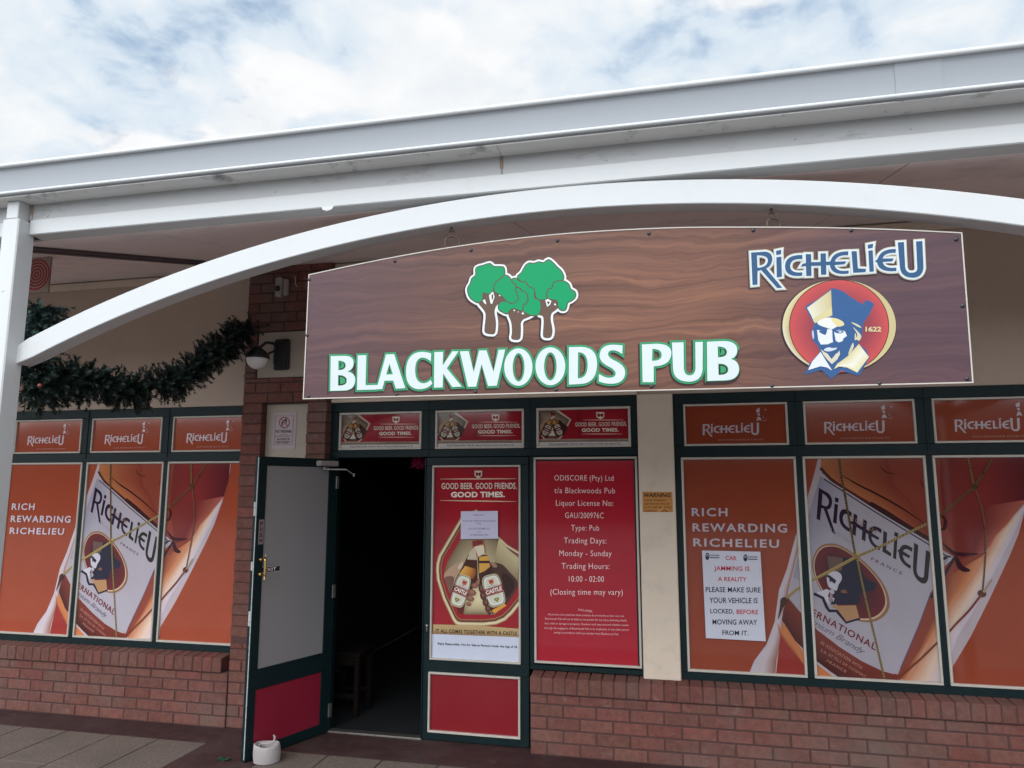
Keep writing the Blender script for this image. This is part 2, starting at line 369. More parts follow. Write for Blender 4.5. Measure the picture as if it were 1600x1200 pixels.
class Art:
    """stack of flat printed shapes in an upright plane; every shape gets a layer of its own"""
    def __init__(s, Y, mp=None): s.Y = Y; s.tris = []; s.n = 0; s.mp = mp or (lambda p: p); s.clip = None; s.k = 1.0
    def _c(s, c): return tuple(min(.9, lin(v)*s.k) for v in c[:3])
    def _emit(s, pts, cols):
        poly = [(p, c) for p, c in zip(pts, cols)]
        if s.clip:
            x0, x1, z0, z1 = s.clip
            for ax, lim, sg in ((0, x0, 1), (0, x1, -1), (1, z0, 1), (1, z1, -1)):
                out = []
                for i in range(len(poly)):
                    (p, pc), (q, qc) = poly[i-1], poly[i]
                    dp, dq = (p[ax]-lim)*sg, (q[ax]-lim)*sg
                    if (dp >= 0) != (dq >= 0):
                        t = dp/(dp-dq); out.append((tuple(a+(b-a)*t for a, b in zip(p, q)), tuple(a+(b-a)*t for a, b in zip(pc, qc))))
                    if dq >= 0: out.append((q, qc))
                poly = out
                if len(poly) < 3: return
        s.tris.append((s.n, [p for p, c in poly], [c for p, c in poly]))
    def poly(s, loops, col, raw=False):
        if loops and not isinstance(loops[0][0], (tuple, list)): loops = [loops]
        s.n += 1; c = s._c(col)
        lp = [clean([s.mp(p) for p in l]) if not raw else l for l in loops]; lp = [l for l in lp if len(l) > 2]
        flat = [p for l in lp for p in l]
        for t in tessellate_polygon([[Vector((p[0], p[1], 0)) for p in l] for l in lp]): s._emit([flat[i] for i in t], [c]*3)
    def outlined(s, loops, col, ocol, d, layers=True):
        """shape with an outline of d metres"""
        lp = [clean([s.mp(p) for p in l]) for l in loops]
        big = [max(lp, key=lambda l: abs(area(l)))]
        ol = []
        for l in lp: ol.append(offset(l, d if l is big[0] else -d))
        s.poly(ol, ocol, True); s.poly(lp, col, True)
    def strip(s, A, B, ca, cb, cmid=None):
        """gradient band between two polylines with the same number of points"""
        s.n += 1; ca, cb = s._c(ca), s._c(cb)
        A = [s.mp(p) for p in A]; B = [s.mp(p) for p in B]; n = 6
        cm = s._c(cmid) if cmid else None
        def cc(t):
            if cm: return tuple(a+(b-a)*t*2 for a, b in zip(ca, cm)) if t < .5 else tuple(a+(b-a)*(t*2-1) for a, b in zip(cm, cb))
            return tuple(a+(b-a)*t for a, b in zip(ca, cb))
        for i in range(len(A)-1):
            for k in range(n):
                t0, t1 = k/n, (k+1)/n
                I = lambda p, q, t: tuple(a+(b-a)*t for a, b in zip(p, q))
                s._emit([I(A[i], B[i], t0), I(A[i+1], B[i+1], t0), I(A[i+1], B[i+1], t1), I(A[i], B[i], t1)], [cc(t0), cc(t0), cc(t1), cc(t1)])
    def radial(s, loop, c, cin, cout):
        s.n += 1; cin, cout = s._c(cin), s._c(cout); P = [s.mp(p) for p in loop]; o = s.mp(c); m = tuple(a*.55+b*.45 for a, b in zip(cin, cout))
        for i in range(len(P)):
            a, b = P[i-1], P[i]; h = lambda p: tuple(q+(r-q)*.6 for q, r in zip(o, p))
            s._emit([o, h(a), h(b)], [cin, m, m]); s._emit([h(a), a, b, h(b)], [m, cout, cout, m])
    def line(s, pts, wd, col, closed=False, taper=False):
        """ribbon, width in the mapper's own units"""
        P = [tuple(map(float, p)) for p in pts]
        if closed: P = P+[P[0]]
        Lf, Rt = [], []
        for i, p in enumerate(P):
            a = P[i-1] if i else (P[-2] if closed else P[0]); b = P[i+1] if i+1 < len(P) else (P[1] if closed else P[-1])
            dx, dy = b[0]-a[0], b[1]-a[1]; l = hypot(dx, dy) or 1
            ww = wd/2*(sin(pi*min(max(i/(len(P)-1), .03), .97))**.6 if taper else 1)
            Lf.append((p[0]-dy/l*ww, p[1]+dx/l*ww)); Rt.append((p[0]+dy/l*ww, p[1]-dx/l*ww))
        s.n += 1; c = s._c(col); Lf = [s.mp(p) for p in Lf]; Rt = [s.mp(p) for p in Rt]
        for i in range(len(P)-1): s._emit([Lf[i], Lf[i+1], Rt[i+1], Rt[i]], [c]*4)
    def rope(s, pts, wd, c1, c2, pitch):
        """twisted cord drawn as slanting light and dark bits"""
        s.line(pts, wd, c1); s.n += 1; c = s._c(c2)
        for (a, b) in zip(pts[:-1], pts[1:]):
            l = hypot(b[0]-a[0], b[1]-a[1]); dx, dy = (b[0]-a[0])/l, (b[1]-a[1])/l; q = 0
            while q < l-pitch:
                f = lambda t, o: s.mp((a[0]+dx*(q+t)-dy*o, a[1]+dy*(q+t)+dx*o))
                s._emit([f(0, -wd/2), f(pitch*.45, -wd/2), f(pitch*.95, wd/2), f(pitch*.5, wd/2)], [c]*4); q += pitch
    def text(s, t, quad, col, bold=0.0, space=1.0, shear=0.0):
        """quad TL, TR, BR, BL: cap height by text width"""
        vs, fs = glyphs(t, bold, space, shear)
        if not vs: return
        s.n += 1; c = s._c(col); x0 = min(v[0] for v in vs); x1 = max(v[0] for v in vs); H = .729+bold*2
        TL, TR, BR, BL = quad
        def P(v):
            a = (v[0]-x0)/(x1-x0); b = (v[1]+bold)/H
            return s.mp(tuple((1-b)*((1-a)*BL[q]+a*BR[q])+b*((1-a)*TL[q]+a*TR[q]) for q in (0, 1)))
        W = [P(v) for v in vs]
        for f in fs:
            if len(f) > 4:
                for q in tessellate_polygon([[Vector((*W[i], 0)) for i in f]]): s._emit([W[f[i]] for i in q], [c]*3)
            else: s._emit([W[i] for i in f], [c]*len(f))
    def slab(s, quad, th, col):
        """sheet of paper or board with real thickness, front face at layer 0"""
        s.n += 1; q = [s.mp(p) for p in quad]; s.sl = (q, th, s._c(col))
    def build(s, name, mat, parent=None):
        V, F, C = [], [], []
        for n, pts, cols in s.tris:
            o = len(V); V += [(p[0], s.Y-n*STEP, p[1]) for p in pts]; F.append(list(range(o, o+len(pts)))[::1]); C += [(*c, 1) for c in cols]
        if hasattr(s, 'sl'):
            q, th, c = s.sl; o = len(V); V += [(p[0], s.Y, p[1]) for p in q]+[(p[0], s.Y+th, p[1]) for p in q]
            for f in ([0, 1, 2, 3], [7, 6, 5, 4], [0, 4, 5, 1], [1, 5, 6, 2], [2, 6, 7, 3], [3, 7, 4, 0]):
                F.append([o+i for i in f]); C += [(*c, 1)]*4
        me = bpy.data.meshes.new(name); me.from_pydata(V, [], F); me.materials.append(mat)
        a = me.attributes.new('ink', 'FLOAT_COLOR', 'CORNER'); d = [x for c in C for x in c]; a.data.foreach_set('color', d)
        o = bpy.data.objects.new(name, me); COL.objects.link(o)
        if parent: o.parent = parent; o.location = -world_loc(parent)
        return o

def affine(p0, p1, p2, q0, q1, q2):
    """plane map taking the three points p to the three points q"""
    A = Matrix(((p0[0], p0[1], 1), (p1[0], p1[1], 1), (p2[0], p2[1], 1))).inverted()
    r = [A @ Vector((q0[k], q1[k], q2[k])) for k in (0, 1)]
    return lambda p: (r[0][0]*p[0]+r[0][1]*p[1]+r[0][2], r[1][0]*p[0]+r[1][1]*p[1]+r[1][2])

# flared brand lettering: eleven shapes noted on one enlarged piece (300 x 100 px at 5.333)
BRAND = ["M138 262 L192 258 L335 428 L288 430 Z", "M70 132 L190 124 Q252 132 250 190 Q244 250 195 268 L127 288 L126 402 L82 406 Z M122 158 L126 258 Q208 256 210 196 Q206 156 122 158 Z",
 "M278 118 L325 108 L322 148 L280 156 Z", "M280 172 L325 165 L330 336 L284 342 Z",
 "M500 152 L500 190 Q400 180 398 248 Q402 308 500 296 L498 328 Q350 345 352 245 Q356 148 500 152 Z",
 "M525 145 L572 145 L574 212 L648 210 L648 140 L695 138 L697 208 L740 206 L740 240 L698 240 L700 318 L652 320 L650 244 L574 246 L576 328 L530 330 L526 248 L480 254 L500 225 L526 220 Z",
 "M882 122 L880 158 Q790 150 770 208 L868 205 L850 232 L768 240 Q785 300 885 280 L885 310 Q730 330 725 232 Q735 118 882 122 Z",
 "M905 122 L952 120 L962 264 L1030 268 L1025 298 L920 304 Z",
 "M1040 68 L1090 58 L1085 95 L1042 104 Z", "M1045 118 L1085 112 L1095 292 L1055 296 Z",
 "M1278 102 L1276 138 Q1185 132 1168 182 L1262 180 L1248 208 L1168 214 Q1185 272 1282 256 L1282 288 Q1135 306 1118 218 L1098 208 L1122 186 Q1150 98 1278 102 Z",
 "M1290 48 L1345 45 L1355 250 Q1362 305 1410 300 Q1460 298 1452 250 L1442 40 L1498 36 L1508 260 Q1500 340 1420 345 Q1320 345 1308 260 Z"]
BRAND = [path(b) for b in BRAND]
BP = ((70, 132), (1498, 36), (1420, 345))
def brand(art, q, col):
    f = affine(*BP, *q)
    for b in BRAND: art.poly([[f(p) for p in l] for l in b], col)
#@@PART2

# ================================================================== SETTING
mb = MB(); mb.add([(-400, -400, -.13), (400, -400, -.13), (400, 400, -.13), (-400, 400, -.13)], [[0, 1, 2, 3]])
props(mb.build('ground', M['asphalt']), kind='structure')
mb = MB(); red = ink(76, 44, 45, .62)
# walkway: dark red base, panels of exposed-aggregate slabs with open joints
mb.col = red; mb.box(-11, 11, -3.3, .05, -.2, 0, .01)
mb.mi = 1
def slabs(x1, n, y1, m, sgn, sx=.405, sy=.6):
    for i in range(n):
        for j in range(m):
            a = x1+sgn*i*sx; b = a+sgn*sx
            mb.box(min(a, b)+.004, max(a, b)-.004, y1-(j+1)*sy+.004, y1-j*sy-.004, -.03, .004+random.random()*.0015, .004)
slabs(-3.405, 17, -.43, 4, -1)
slabs(-2.83, 13, -.45, 4, 1)
props(mb.build('pavement', [M['redpave'], M['aggregate']]), kind='structure')
mb = MB()
for i in range(22): mb.box(-11+i, -10.008+i, -3.46, -3.305, -.25, .003, .012)
props(mb.build('kerb', paint('grey_kerb_concrete', (.30, .29, .28), .9, .12, 8, .3, 60)), kind='structure')

# ================================================================== ACROSS THE CAR PARK (unseen row behind the camera, added for the glass to reflect)
O = thing('unseen_shop_row', (0, -34, -.13), 'unseen long low shop row with white fascia, added across the car park for window reflections', 'building')
mb = MB(); mb.box(-45, 45, -42, -34, -.13, 4.6, .02); mb.build('wall', paint('brown_wall', (.16, .11, .085), .9, .15, 2), O)
mb = MB(); mb.box(-45.2, 45.2, -33.98, -33.2, 3.1, 3.75, .02); mb.build('fascia', paint('pale_fascia', (.6, .6, .58), .6, .1, 1), O)
mb = MB(); mb.add([(-46, -33, 4.62), (46, -33, 4.62), (46, -38, 6.4), (-46, -38, 6.4), (46, -43, 4.62), (-46, -43, 4.62)], [[0, 1, 2, 3], [3, 2, 4, 5], [0, 3, 5], [1, 4, 2], [0, 5, 4, 1]]); mb.build('roof', paint('dark_tiles', (.07, .055, .05), .8, .2, 3), O)
for i in range(12):
    x = -42+7.3*i; mb = MB(); mb.box(x, x+4.4, -33.97, -33.93, .3, 2.7, .01); mb.build('window', M['black'], O)

# ================================================================== BUILDING
B = thing('pub_building', (-.5, 0, 0), 'cream and red brick pub front with dark green framed windows under the white veranda', 'building')
mb = MB()
mb.box(-9.6, 8.7, 0, .2, 2.546, 3.95, .004)                     # wall over all openings
mb.box(2.53, 8.7, .0, .2, .545, 2.545, .004)
mb.box(-9.6, -5.96, .0, .2, .545, 2.545, .004)
mb.box(-3.48, -2.745, .0, .2, 0, 2.545, .004)
mb.build('plaster_wall', M['plaster'], B)
BR = (116, 73, 65)
def brick_col(k=.98):
    v = random.uniform(.85, 1.08); h = random.uniform(-.05, .06)
    return tuple(min(.9, c*v*(1+s*h)) for c, s in zip(ink(*BR, k), (1, -1, -.6)))
def bricks(mb, x0, x1, z0, z1, yf, yb, Lb=.232, H=.085, J=.011, phase=0.0, minw=.03):
    k0 = int(round(z0/H)); k = k0
    while k*H < z1-.02:
        a = x0; off = (Lb/2 if k % 2 else 0)+phase
        n = math.floor((x0-off)/Lb); e = off+(n+1)*Lb
        while a < x1-.001:
            e = min(e, x1)
            if x1-e < minw: e = x1
            if e-a < minw and e < x1: e += Lb; continue
            zz0, zz1 = max(z0, k*H), min(z1, (k+1)*H)
            jt = random.uniform(-.0018, .0018)
            mb.box(a+J/2, e-J/2, yf+jt, yb, zz0+J/2, zz1-J/2, .0035, brick_col())
            a = e; e += Lb
        k += 1
def low_wall(x0, x1):
    mb = MB(); bricks(mb, x0, x1, 0, .41, -.11, -.02)
    mb.mi = 1; mb.box(x0+.003, x1-.003, -.1055, .2, -.05, .4125, .001)
    mb.mi = 0
    mb.build('brick_wall', [M['brick'], M['mortar']], B)
    mb = MB(); x = x0
    while x < x1-.06:                                            # brick-on-edge sill, slightly tilted outwards
        c = brick_col(.95); j = random.uniform(-.003, .003)
        o = len(mb.v); mb.box(x+.003, x+.0825, -.128+j*.6, .02, .416, .527, .005, c)
        for q in range(o, len(mb.v)):
            X, Y_, Z_ = mb.v[q]
            if Z_ > .5: mb.v[q] = (X, Y_, Z_+(.012 if Y_ > -.05 else -.004))
        x += .0855
    mb.mi = 1; mb.box(x0+.004, x-.008, -.1235, .03, .413, .520, .001)
    mb.build('brick_sill', [M['brick'], M['mortar']], B)
low_wall(-9.6, -3.479); low_wall(-1.052, 8.7)
mb = MB()
for (x0, x1, z0, z1) in ((-3.485, -2.72, 0, .64), (-3.485, -3.30, .64, 2.55), (-2.895, -2.72, .64, 2.55), (-3.485, -2.72, 2.55, 2.76), (-3.485, -3.375, 2.76, 3.15), (-3.485, -2.72, 3.15, 3.74)):
    if x1-x0 < .2:
        k = int(round(z0/.085))
        while k*.085 < z1-.02:
            t = .012 if (k % 2) else 0
            mb.box(x0+t*.4, x1-.002, -.1+random.uniform(-.002, .002), -.002, max(z0, k*.085)+.005, min(z1, k*.085+.085)-.005, .0035, brick_col(.95)); k += 1
    else: bricks(mb, x0, x1, z0, z1, -.1, -.002, phase=-3.485+.232*15)
    mb.mi = 1; mb.box(x0+.007, x1-.007, -.094, -.001, z0, z1, .001); mb.mi = 0
mb.build('brick_pier', [M['brick'], M['mortar']], B)
mb = MB()
mb.box(-3.298, -2.897, -.03, -.001, .642, 2.548, .002); mb.box(-3.373, -2.722, -.085, -.001, 2.762, 3.148, .003)
mb.build('pier_panel', paint('dull_pier_plaster', (.40, .335, .28), .8, .07, 3, .25, 80, (.26, .22, .19), .35), B)
mb = MB(); mb.box(-.252, .006, -.035, .12, .53, 2.546, .006); mb.build('plaster_pier', M['plaster2'], B)
mb = MB(); mb.box(-2.72, -.25, -.03, -.001, 2.546, 2.575, .004); mb.box(-9.6, 8.7, -.03, -.001, 3.655, 3.72, .006)
mb.build('trim_strip', M['plaster2'], B)
# dark room behind the open doorway
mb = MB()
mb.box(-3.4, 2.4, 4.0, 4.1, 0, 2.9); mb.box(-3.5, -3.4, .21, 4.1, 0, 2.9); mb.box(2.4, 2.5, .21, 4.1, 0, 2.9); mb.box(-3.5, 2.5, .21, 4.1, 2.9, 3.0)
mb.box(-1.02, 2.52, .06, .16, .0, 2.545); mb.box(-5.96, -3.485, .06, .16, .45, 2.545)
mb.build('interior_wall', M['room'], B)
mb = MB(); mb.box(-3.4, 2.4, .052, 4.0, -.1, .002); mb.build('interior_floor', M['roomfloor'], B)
mb = MB(); mb.box(-2.655, -1.897, -.02, .05, -.01, .012, .004); mb.build('threshold', M['steel'], B)

# ---------------- shop windows
T_, B_, TT, TB = 2.0786, .5927, 2.4654, 2.1598
PX = [(.0516, .8375), (.8815, 1.6646), (1.7056, 2.489)]; QX = [(.080, .800), (.905, 1.624), (1.730, 2.449)]
BEAD = .017
def window(root):
    mb = MB()
    rows(mb, .007, 2.53, [(.535, B_-.002, []), (B_-.002, T_+.002, PX), (T_+.002, TB-.002, []), (TB-.002, TT+.002, QX), (TT+.002, 2.545, [])], -.004, .05)
    for x in (.8595, 1.685): mb.box(x-.006, x+.006, -.010, -.003, T_+.03, 2.54, .003)
    W = mb.build('shop_window', M['green'], root)
    for (a, b) in PX:
        mb = MB(); ring(mb, a, b, B_, T_, BEAD, -.012, .012); mb.build('glazing_bead', M['bead'], W)
    for (a, b) in QX:
        mb = MB(); ring(mb, a, b, TB, TT, BEAD-.002, -.012, .012); mb.build('glazing_bead', M['bead'], W)
    return W
PK = 1.15
ORANGE = (152, 70, 48)
def bottle_art(clip, kf=1):
    A = Art(.004); A.k = PK*kf; A.clip = clip
    R = crop(1220, 700, 3.158); Lm = crop(100, 710, 4.0, 0, 5.936)
    r = lambda *p: [R(q) for q in p]; l = lambda *p: [Lm(q) for q in p]
    I = lambda p: p
    A.mp = I
    x0, x1, z0, z1 = clip
    A.poly([(x0, z0), (x1, z0), (x1, z1), (x0, z1)], ORANGE)
    right = l((590, 1160), (600, 1080), (690, 930), (790, 740), (890, 540), (940, 430), (985, 300), (1018, 190), (1035, 110), (1042, 40))
    left = r((192, 20), (165, 130), (130, 250), (75, 430), (30, 600), (-8, 700), (-30, 860), (-70, 970), (-130, 1050), (-185, 1180))
    A.poly(left+r((300, 1300))+right, (186, 170, 176))
    # pale glass on the left, warm inner edge
    A.strip(left[3:], r((100, 430), (62, 600), (38, 700), (22, 820), (2, 940), (-22, 1050), (-30, 1180)), (196, 186, 196), (150, 100, 80), (200, 185, 190))
    A.poly(r((20, 800), (60, 930), (130, 1030), (260, 1130), (260, 1200), (-20, 1200), (-6, 1000)), (196, 118, 74))
    A.poly(r((-2, 930), (60, 1010), (130, 1090), (190, 1180), (-30, 1180), (-16, 1050)), (150, 52, 46))
    A.strip(r((-2, 930), (60, 1010), (130, 1090)), r((-20, 860), (24, 930), (90, 1040)), (150, 52, 46), (200, 130, 84))
    # liquid: gradient sheets from the left shoulder to the right
    top = r((205, 20), (350, 20), (520, 20), (690, 20))+l((760, 40), (900, 40), (1036, 40))
    low = r((205, 125), (330, 200), (480, 290), (640, 395), (740, 450), (850, 520))+l((1000, 260))
    A.poly(r((196, 20))+l((1038, 40), (1030, 150), (1005, 255), (930, 345), (850, 430), (800, 520), (720, 650), (620, 780), (560, 870), (500, 990), (420, 1100), (380, 1160))+r((560, 1160), (560, 700), (480, 300), (205, 125)), (138, 66, 52))
    A.strip(r((200, 30), (196, 110), (330, 200), (480, 290)), r((520, 30), (560, 180), (640, 260), (745, 440)), (178, 112, 72), (128, 58, 46), (156, 84, 58))
    A.strip(l((690, 44), (668, 200), (660, 330)), l((1036, 44), (1028, 160), (996, 262)), (118, 48, 44), (92, 36, 42), (128, 46, 46))
    A.strip(l((660, 330), (680, 480), (690, 560)), l((996, 262), (930, 345), (800, 520)), (124, 52, 46), (168, 92, 78), (118, 46, 46))
    # warm flank and white glass edge on the right
    A.strip(l((930, 350), (850, 440), (800, 530), (720, 660), (620, 800), (560, 900), (480, 1040), (410, 1150)),
            l((985, 290), (950, 370), (905, 460), (820, 620), (720, 800), (640, 930), (590, 1050), (560, 1150)), (196, 128, 92), (198, 188, 204), (220, 190, 170))
    A.strip(l((640, 640), (600, 760), (540, 880), (480, 1000), (390, 1140)), l((800, 530), (720, 660), (620, 800), (540, 935), (410, 1150)), (134, 70, 50), (206, 140, 100), (178, 106, 74))
    # shoulder of the glass and print on it
    A.line(smoothloop(r((300, 132), (380, 180), (470, 225), (590, 292), (710, 372)), 4, False), (R((10, 0))[0]-R((0, 0))[0]), (56, 30, 28), taper=True)
    A.line(smoothloop(r((196, 98), (260, 165), (350, 225), (450, 285), (560, 355), (745, 460)), 4, False), (R((15, 0))[0]-R((0, 0))[0]), (84, 44, 38))
    A.line(smoothloop(r((440, 275), (520, 320), (620, 385), (745, 462)), 4, False), (R((26, 0))[0]-R((0, 0))[0]), (62, 34, 36), taper=False)
    A.line(smoothloop(r((490, 88), (520, 118), (575, 130)), 4, False), .011, (92, 44, 38), taper=True)
    A.line(smoothloop(r((690, 150), (700, 185), (760, 200)), 4, False), .008, (96, 38, 38), taper=True)
    A.line(smoothloop(r((790, 330), (812, 355), (805, 400), (775, 395)), 4, False), .022, (62, 26, 32), taper=True)
    A.line(smoothloop(r((800, 470), (850, 515), (900, 525), (975, 522)), 4, False), .026, (60, 26, 34), taper=True)
    A.line(smoothloop(r((860, 530), (890, 590), (935, 605)), 4, False), .036, (56, 24, 34), taper=True)
    # paper label
    lab = smoothloop(r((195, 132), (330, 215), (470, 305), (610, 390), (740, 468)), 3, False)+r((858, 540), (800, 590), (745, 705), (680, 880), (578, 1118))
    lab += smoothloop(r((500, 1096), (400, 1048), (290, 978), (180, 895), (90, 800), (38, 735)), 3, False)+r((60, 640), (100, 480), (150, 285))
    A.poly(lab, (172, 164, 174))
    A.strip(r((195, 140), (150, 285), (100, 480), (60, 640)), r((330, 225), (270, 400), (215, 560), (170, 690)), (150, 146, 162), (176, 168, 178))
    A.line(r((212, 152), (470, 318), (740, 482), (822, 535)), .008, (58, 40, 50))
    A.line(r((786, 560), (822, 535), (858, 540), (800, 640), (742, 740)), .018, (52, 34, 44)); A.line(r((790, 520), (826, 540), (776, 628)), .005, (120, 110, 124))
    A.line(r((742, 712), (680, 880), (590, 1090)), .006, (96, 80, 110))
    # foot band of the label with its small print
    ba = r((12, 800), (36, 738), (90, 803), (180, 898), (290, 982), (400, 1052), (500, 1100), (578, 1122))
    bb = r((6, 850), (20, 870), (70, 950), (150, 1030), (240, 1100), (330, 1160), (430, 1200), (560, 1200))
    A.strip(ba, bb, (122, 54, 44), (70, 34, 34), (104, 46, 40))
    for (a, b, h, s) in (((195, 965), (396, 1093), 17, 'IN ASSOCIATION WITH'), ((195, 1003), (418, 1135), 14, 'S.A. ET FILS DE COGNAC'), ((225, 1055), (320, 1110), 14, 'FRANCE')):
        dx, dy = b[0]-a[0], b[1]-a[1]; q = hypot(dx, dy); nx, ny = dy/q*h, -dx/q*h
        A.text(s, [R((a[0]+nx, a[1]+ny)), R((b[0]+nx, b[1]+ny)), R(b), R(a)], (176, 120, 106), .01, 1.15)
    f = affine(*BP, (188, 196), (738, 515), (690, 664))
    for i, g in enumerate(BRAND): A.poly([[R(f(p)) for p in lp] for lp in g], (48, 30, 54) if i < 7 else (46, 40, 42))
    A.text('DUC DE', r((345, 330), (483, 408), (475, 424), (337, 346)), (150, 118, 84), .0, 1.3)
    A.text('CARDINAL', r((222, 375), (372, 474), (366, 486), (215, 387)), (150, 140, 158), .0, 1.5)
    A.text('FRANCE', r((450, 538), (602, 612), (596, 627), (443, 553)), (84, 64, 80), .005, 1.5)
    # medallion with the portrait in a hat
    med = smoothloop([(157, 600), (165, 525), (205, 478), (275, 474), (345, 510), (420, 568), (490, 645), (528, 715), (536, 785), (500, 838), (440, 860), (375, 850), (290, 800), (200, 705)], 4)
    A.poly([R(p) for p in med], (146, 108, 80)); c0 = (330, 665)
    A.poly([R((c0[0]+(p[0]-c0[0])*.945-3, c0[1]+(p[1]-c0[1])*.945)) for p in med], (206, 176, 150))
    A.radial([R((c0[0]+(p[0]-c0[0])*.915-4, c0[1]+(p[1]-c0[1])*.915-2)) for p in med], R((330, 650)), (58, 34, 42), (106, 40, 44))
    q8 = crop(1240, 800, 5.7125); e = lambda *p: [q8(v) for v in p]
    A.poly(e((300, 395), (430, 408), (545, 412), (600, 500), (640, 590), (742, 640), (722, 700), (600, 722), (582, 822), (330, 826), (360, 740), (372, 640), (310, 560)), (40, 38, 58))
    A.poly(e((298, 392), (380, 404), (440, 410), (430, 520), (380, 535), (318, 545), (312, 480)), (104, 80, 74))
    A.poly(e((420, 700), (460, 690), (484, 722), (430, 726)), (128, 84, 58))
    A.poly(smoothloop(e((296, 590), (318, 545), (372, 528), (420, 552), (430, 600), (402, 648), (384, 700), (352, 692), (312, 664)), 3), (198, 192, 204))
    A.poly(e((284, 568), (318, 562), (344, 582), (382, 612), (366, 642), (336, 616), (326, 634), (316, 590)), (40, 32, 52))
    A.poly(e((184, 730), (298, 686), (322, 704), (306, 750), (322, 836), (282, 790), (240, 752)), (200, 194, 206)); A.line(e((182, 728), (262, 768), (296, 850), (318, 882), (386, 884), (470, 984), (592, 946)), .020, (36, 30, 54))
    A.poly(smoothloop(e((316, 704), (346, 690), (366, 720), (340, 734)), 3), (184, 178, 192)); A.poly(e((322, 730), (348, 742), (338, 790), (326, 800)), (150, 142, 158))
    A.poly(e((344, 760), (366, 772), (352, 806)), (196, 190, 202)); A.poly(e((326, 838), (556, 832), (586, 944), (472, 978), (392, 872)), (178, 134, 96))
    A.text('ERNATIONAL', r((160, 790), (476, 966), (466, 1000), (148, 822)), (116, 40, 50), .016, 1.15)
    A.text('mium Brandy', r((164, 838), (420, 994), (408, 1020), (152, 868)), (110, 100, 118), -.004, .95, .4)
    # gold cords of the net
    w_ = .0145
    A.rope(r((285, 30), (300, 150), (318, 240), (345, 400), (368, 530)), w_, (72, 54, 38), (124, 104, 64), .016)
    A.rope(r((375, 540), (400, 660), (420, 750), (470, 960), (512, 1140)), w_*.9, (104, 86, 50), (146, 128, 80), .016)
    A.rope(r((730, 370), (600, 432), (480, 492), (375, 536)), w_*1.1, (126, 108, 66), (160, 144, 98), .02)
    A.line(r((375, 536), (260, 600), (150, 655), (80, 698), (14, 752)), w_*1.1, (156, 132, 76)); A.line(r((370, 532), (160, 645)), w_*.3, (176, 156, 104))
    A.poly(ELL(*R((374, 532)), .022, .02, 14), (140, 116, 66)); A.poly(ELL(*R((380, 520)), .010, .012, 12), (190, 168, 104))
    A.poly(smoothloop(r((0, 745), (22, 735), (34, 760), (10, 790), (-14, 850), (-4, 780)), 3), (74, 46, 38))
    A.rope(r((728, 370), (790, 330), (870, 262), (955, 190), (1005, 118), (1060, 20)), w_*.9, (74, 54, 36), (120, 96, 56), .017)
    A.rope(r((918, 20), (935, 100), (950, 185)), w_*.9, (96, 74, 44), (138, 112, 64), .017)
    A.rope(r((955, 190), (990, 290), (1010, 400), (1010, 520), (1002, 640), (995, 712)), w_*.7, (92, 58, 48), (132, 96, 74), .017)
    A.poly(ELL(*R((956, 190)), .020, .018, 12), (80, 62, 38)); A.poly(ELL(*R((992, 718)), .026, .024, 12), (92, 54, 46))
    A.line(r((1000, 712), (1040, 648)), .014, (168, 148, 128)); A.line(smoothloop(r((990, 722), (930, 800), (870, 862), (822, 915), (770, 962), (690, 1040), (580, 1135)), 3, False), .013, (122, 62, 46), taper=False)
    return A
def window_posters(W, kf=1):
    for i, (a, b) in enumerate(PX):
        A = bottle_art((a+BEAD-.004, b-BEAD+.004, B_+BEAD-.004, T_-BEAD+.004), kf)
        if i == 0:
            A.clip = None; A.mp = crop(1060, 780, 5.217)
            for s, q in (('RICH', ((108, 68), (400, 68), (400, 140), (109, 138))), ('REWARDING', ((114, 192), (884, 198), (886, 272), (116, 262))), ('RICHELIEU', ((120, 314), (820, 326), (820, 396), (121, 384)))):
                A.text(s, q, (204, 192, 202), .022, 1.22)
        A.build('window_poster', M['print'], W)
    for i, (a, b) in enumerate(QX):
        A = Art(.004); A.k = PK*kf; c = crop(1020, 610, 6.4, 0, QX[i][0]-QX[0][0])
        A.poly([(a+.012, TB+.012), (b-.012, TB+.012), (b-.012, TT-.012), (a+.012, TT-.012)], ORANGE); A.mp = c
        brand(A, ((500, 338), (1062, 322), (1026, 446)), (206, 194, 200))
        A.text('RICH REWARDING RICHELIEU', ((655, 488), (1106, 482), (1106, 497), (655, 503)), (190, 158, 150), .01, 1.4)
        # tiny head in a hat: a few strokes
        for p in ([(1032, 195), (1066, 172), (1070, 215), (1040, 222)], [(1040, 232), (1066, 226), (1072, 250), (1056, 254), (1050, 244)], [(1050, 262), (1074, 268), (1088, 300), (1060, 296), (1036, 306)], [(1112, 186), (1138, 190), (1132, 200)]):
            A.poly(p, (206, 194, 200))
        A.line(smoothloop([(1092, 300), (1124, 304), (1138, 276)], 4, False), 5, (190, 160, 160), taper=True); A.line([(1098, 250), (1112, 270), (1108, 286)], 5, (200, 176, 178), taper=True)
        A.build('transom_poster', M['print'], W)
W = window(B); window_posters(W, .66)                            # same prints, all inks darkened in this window
W['label'] = 'window to the right of the cream pier, with a white car safety notice'
W2 = window(B); window_posters(W2)
W2.location = W2.location+Vector((-5.936, 0, 0)); W2['label'] = 'window on the far left, behind the green garland'

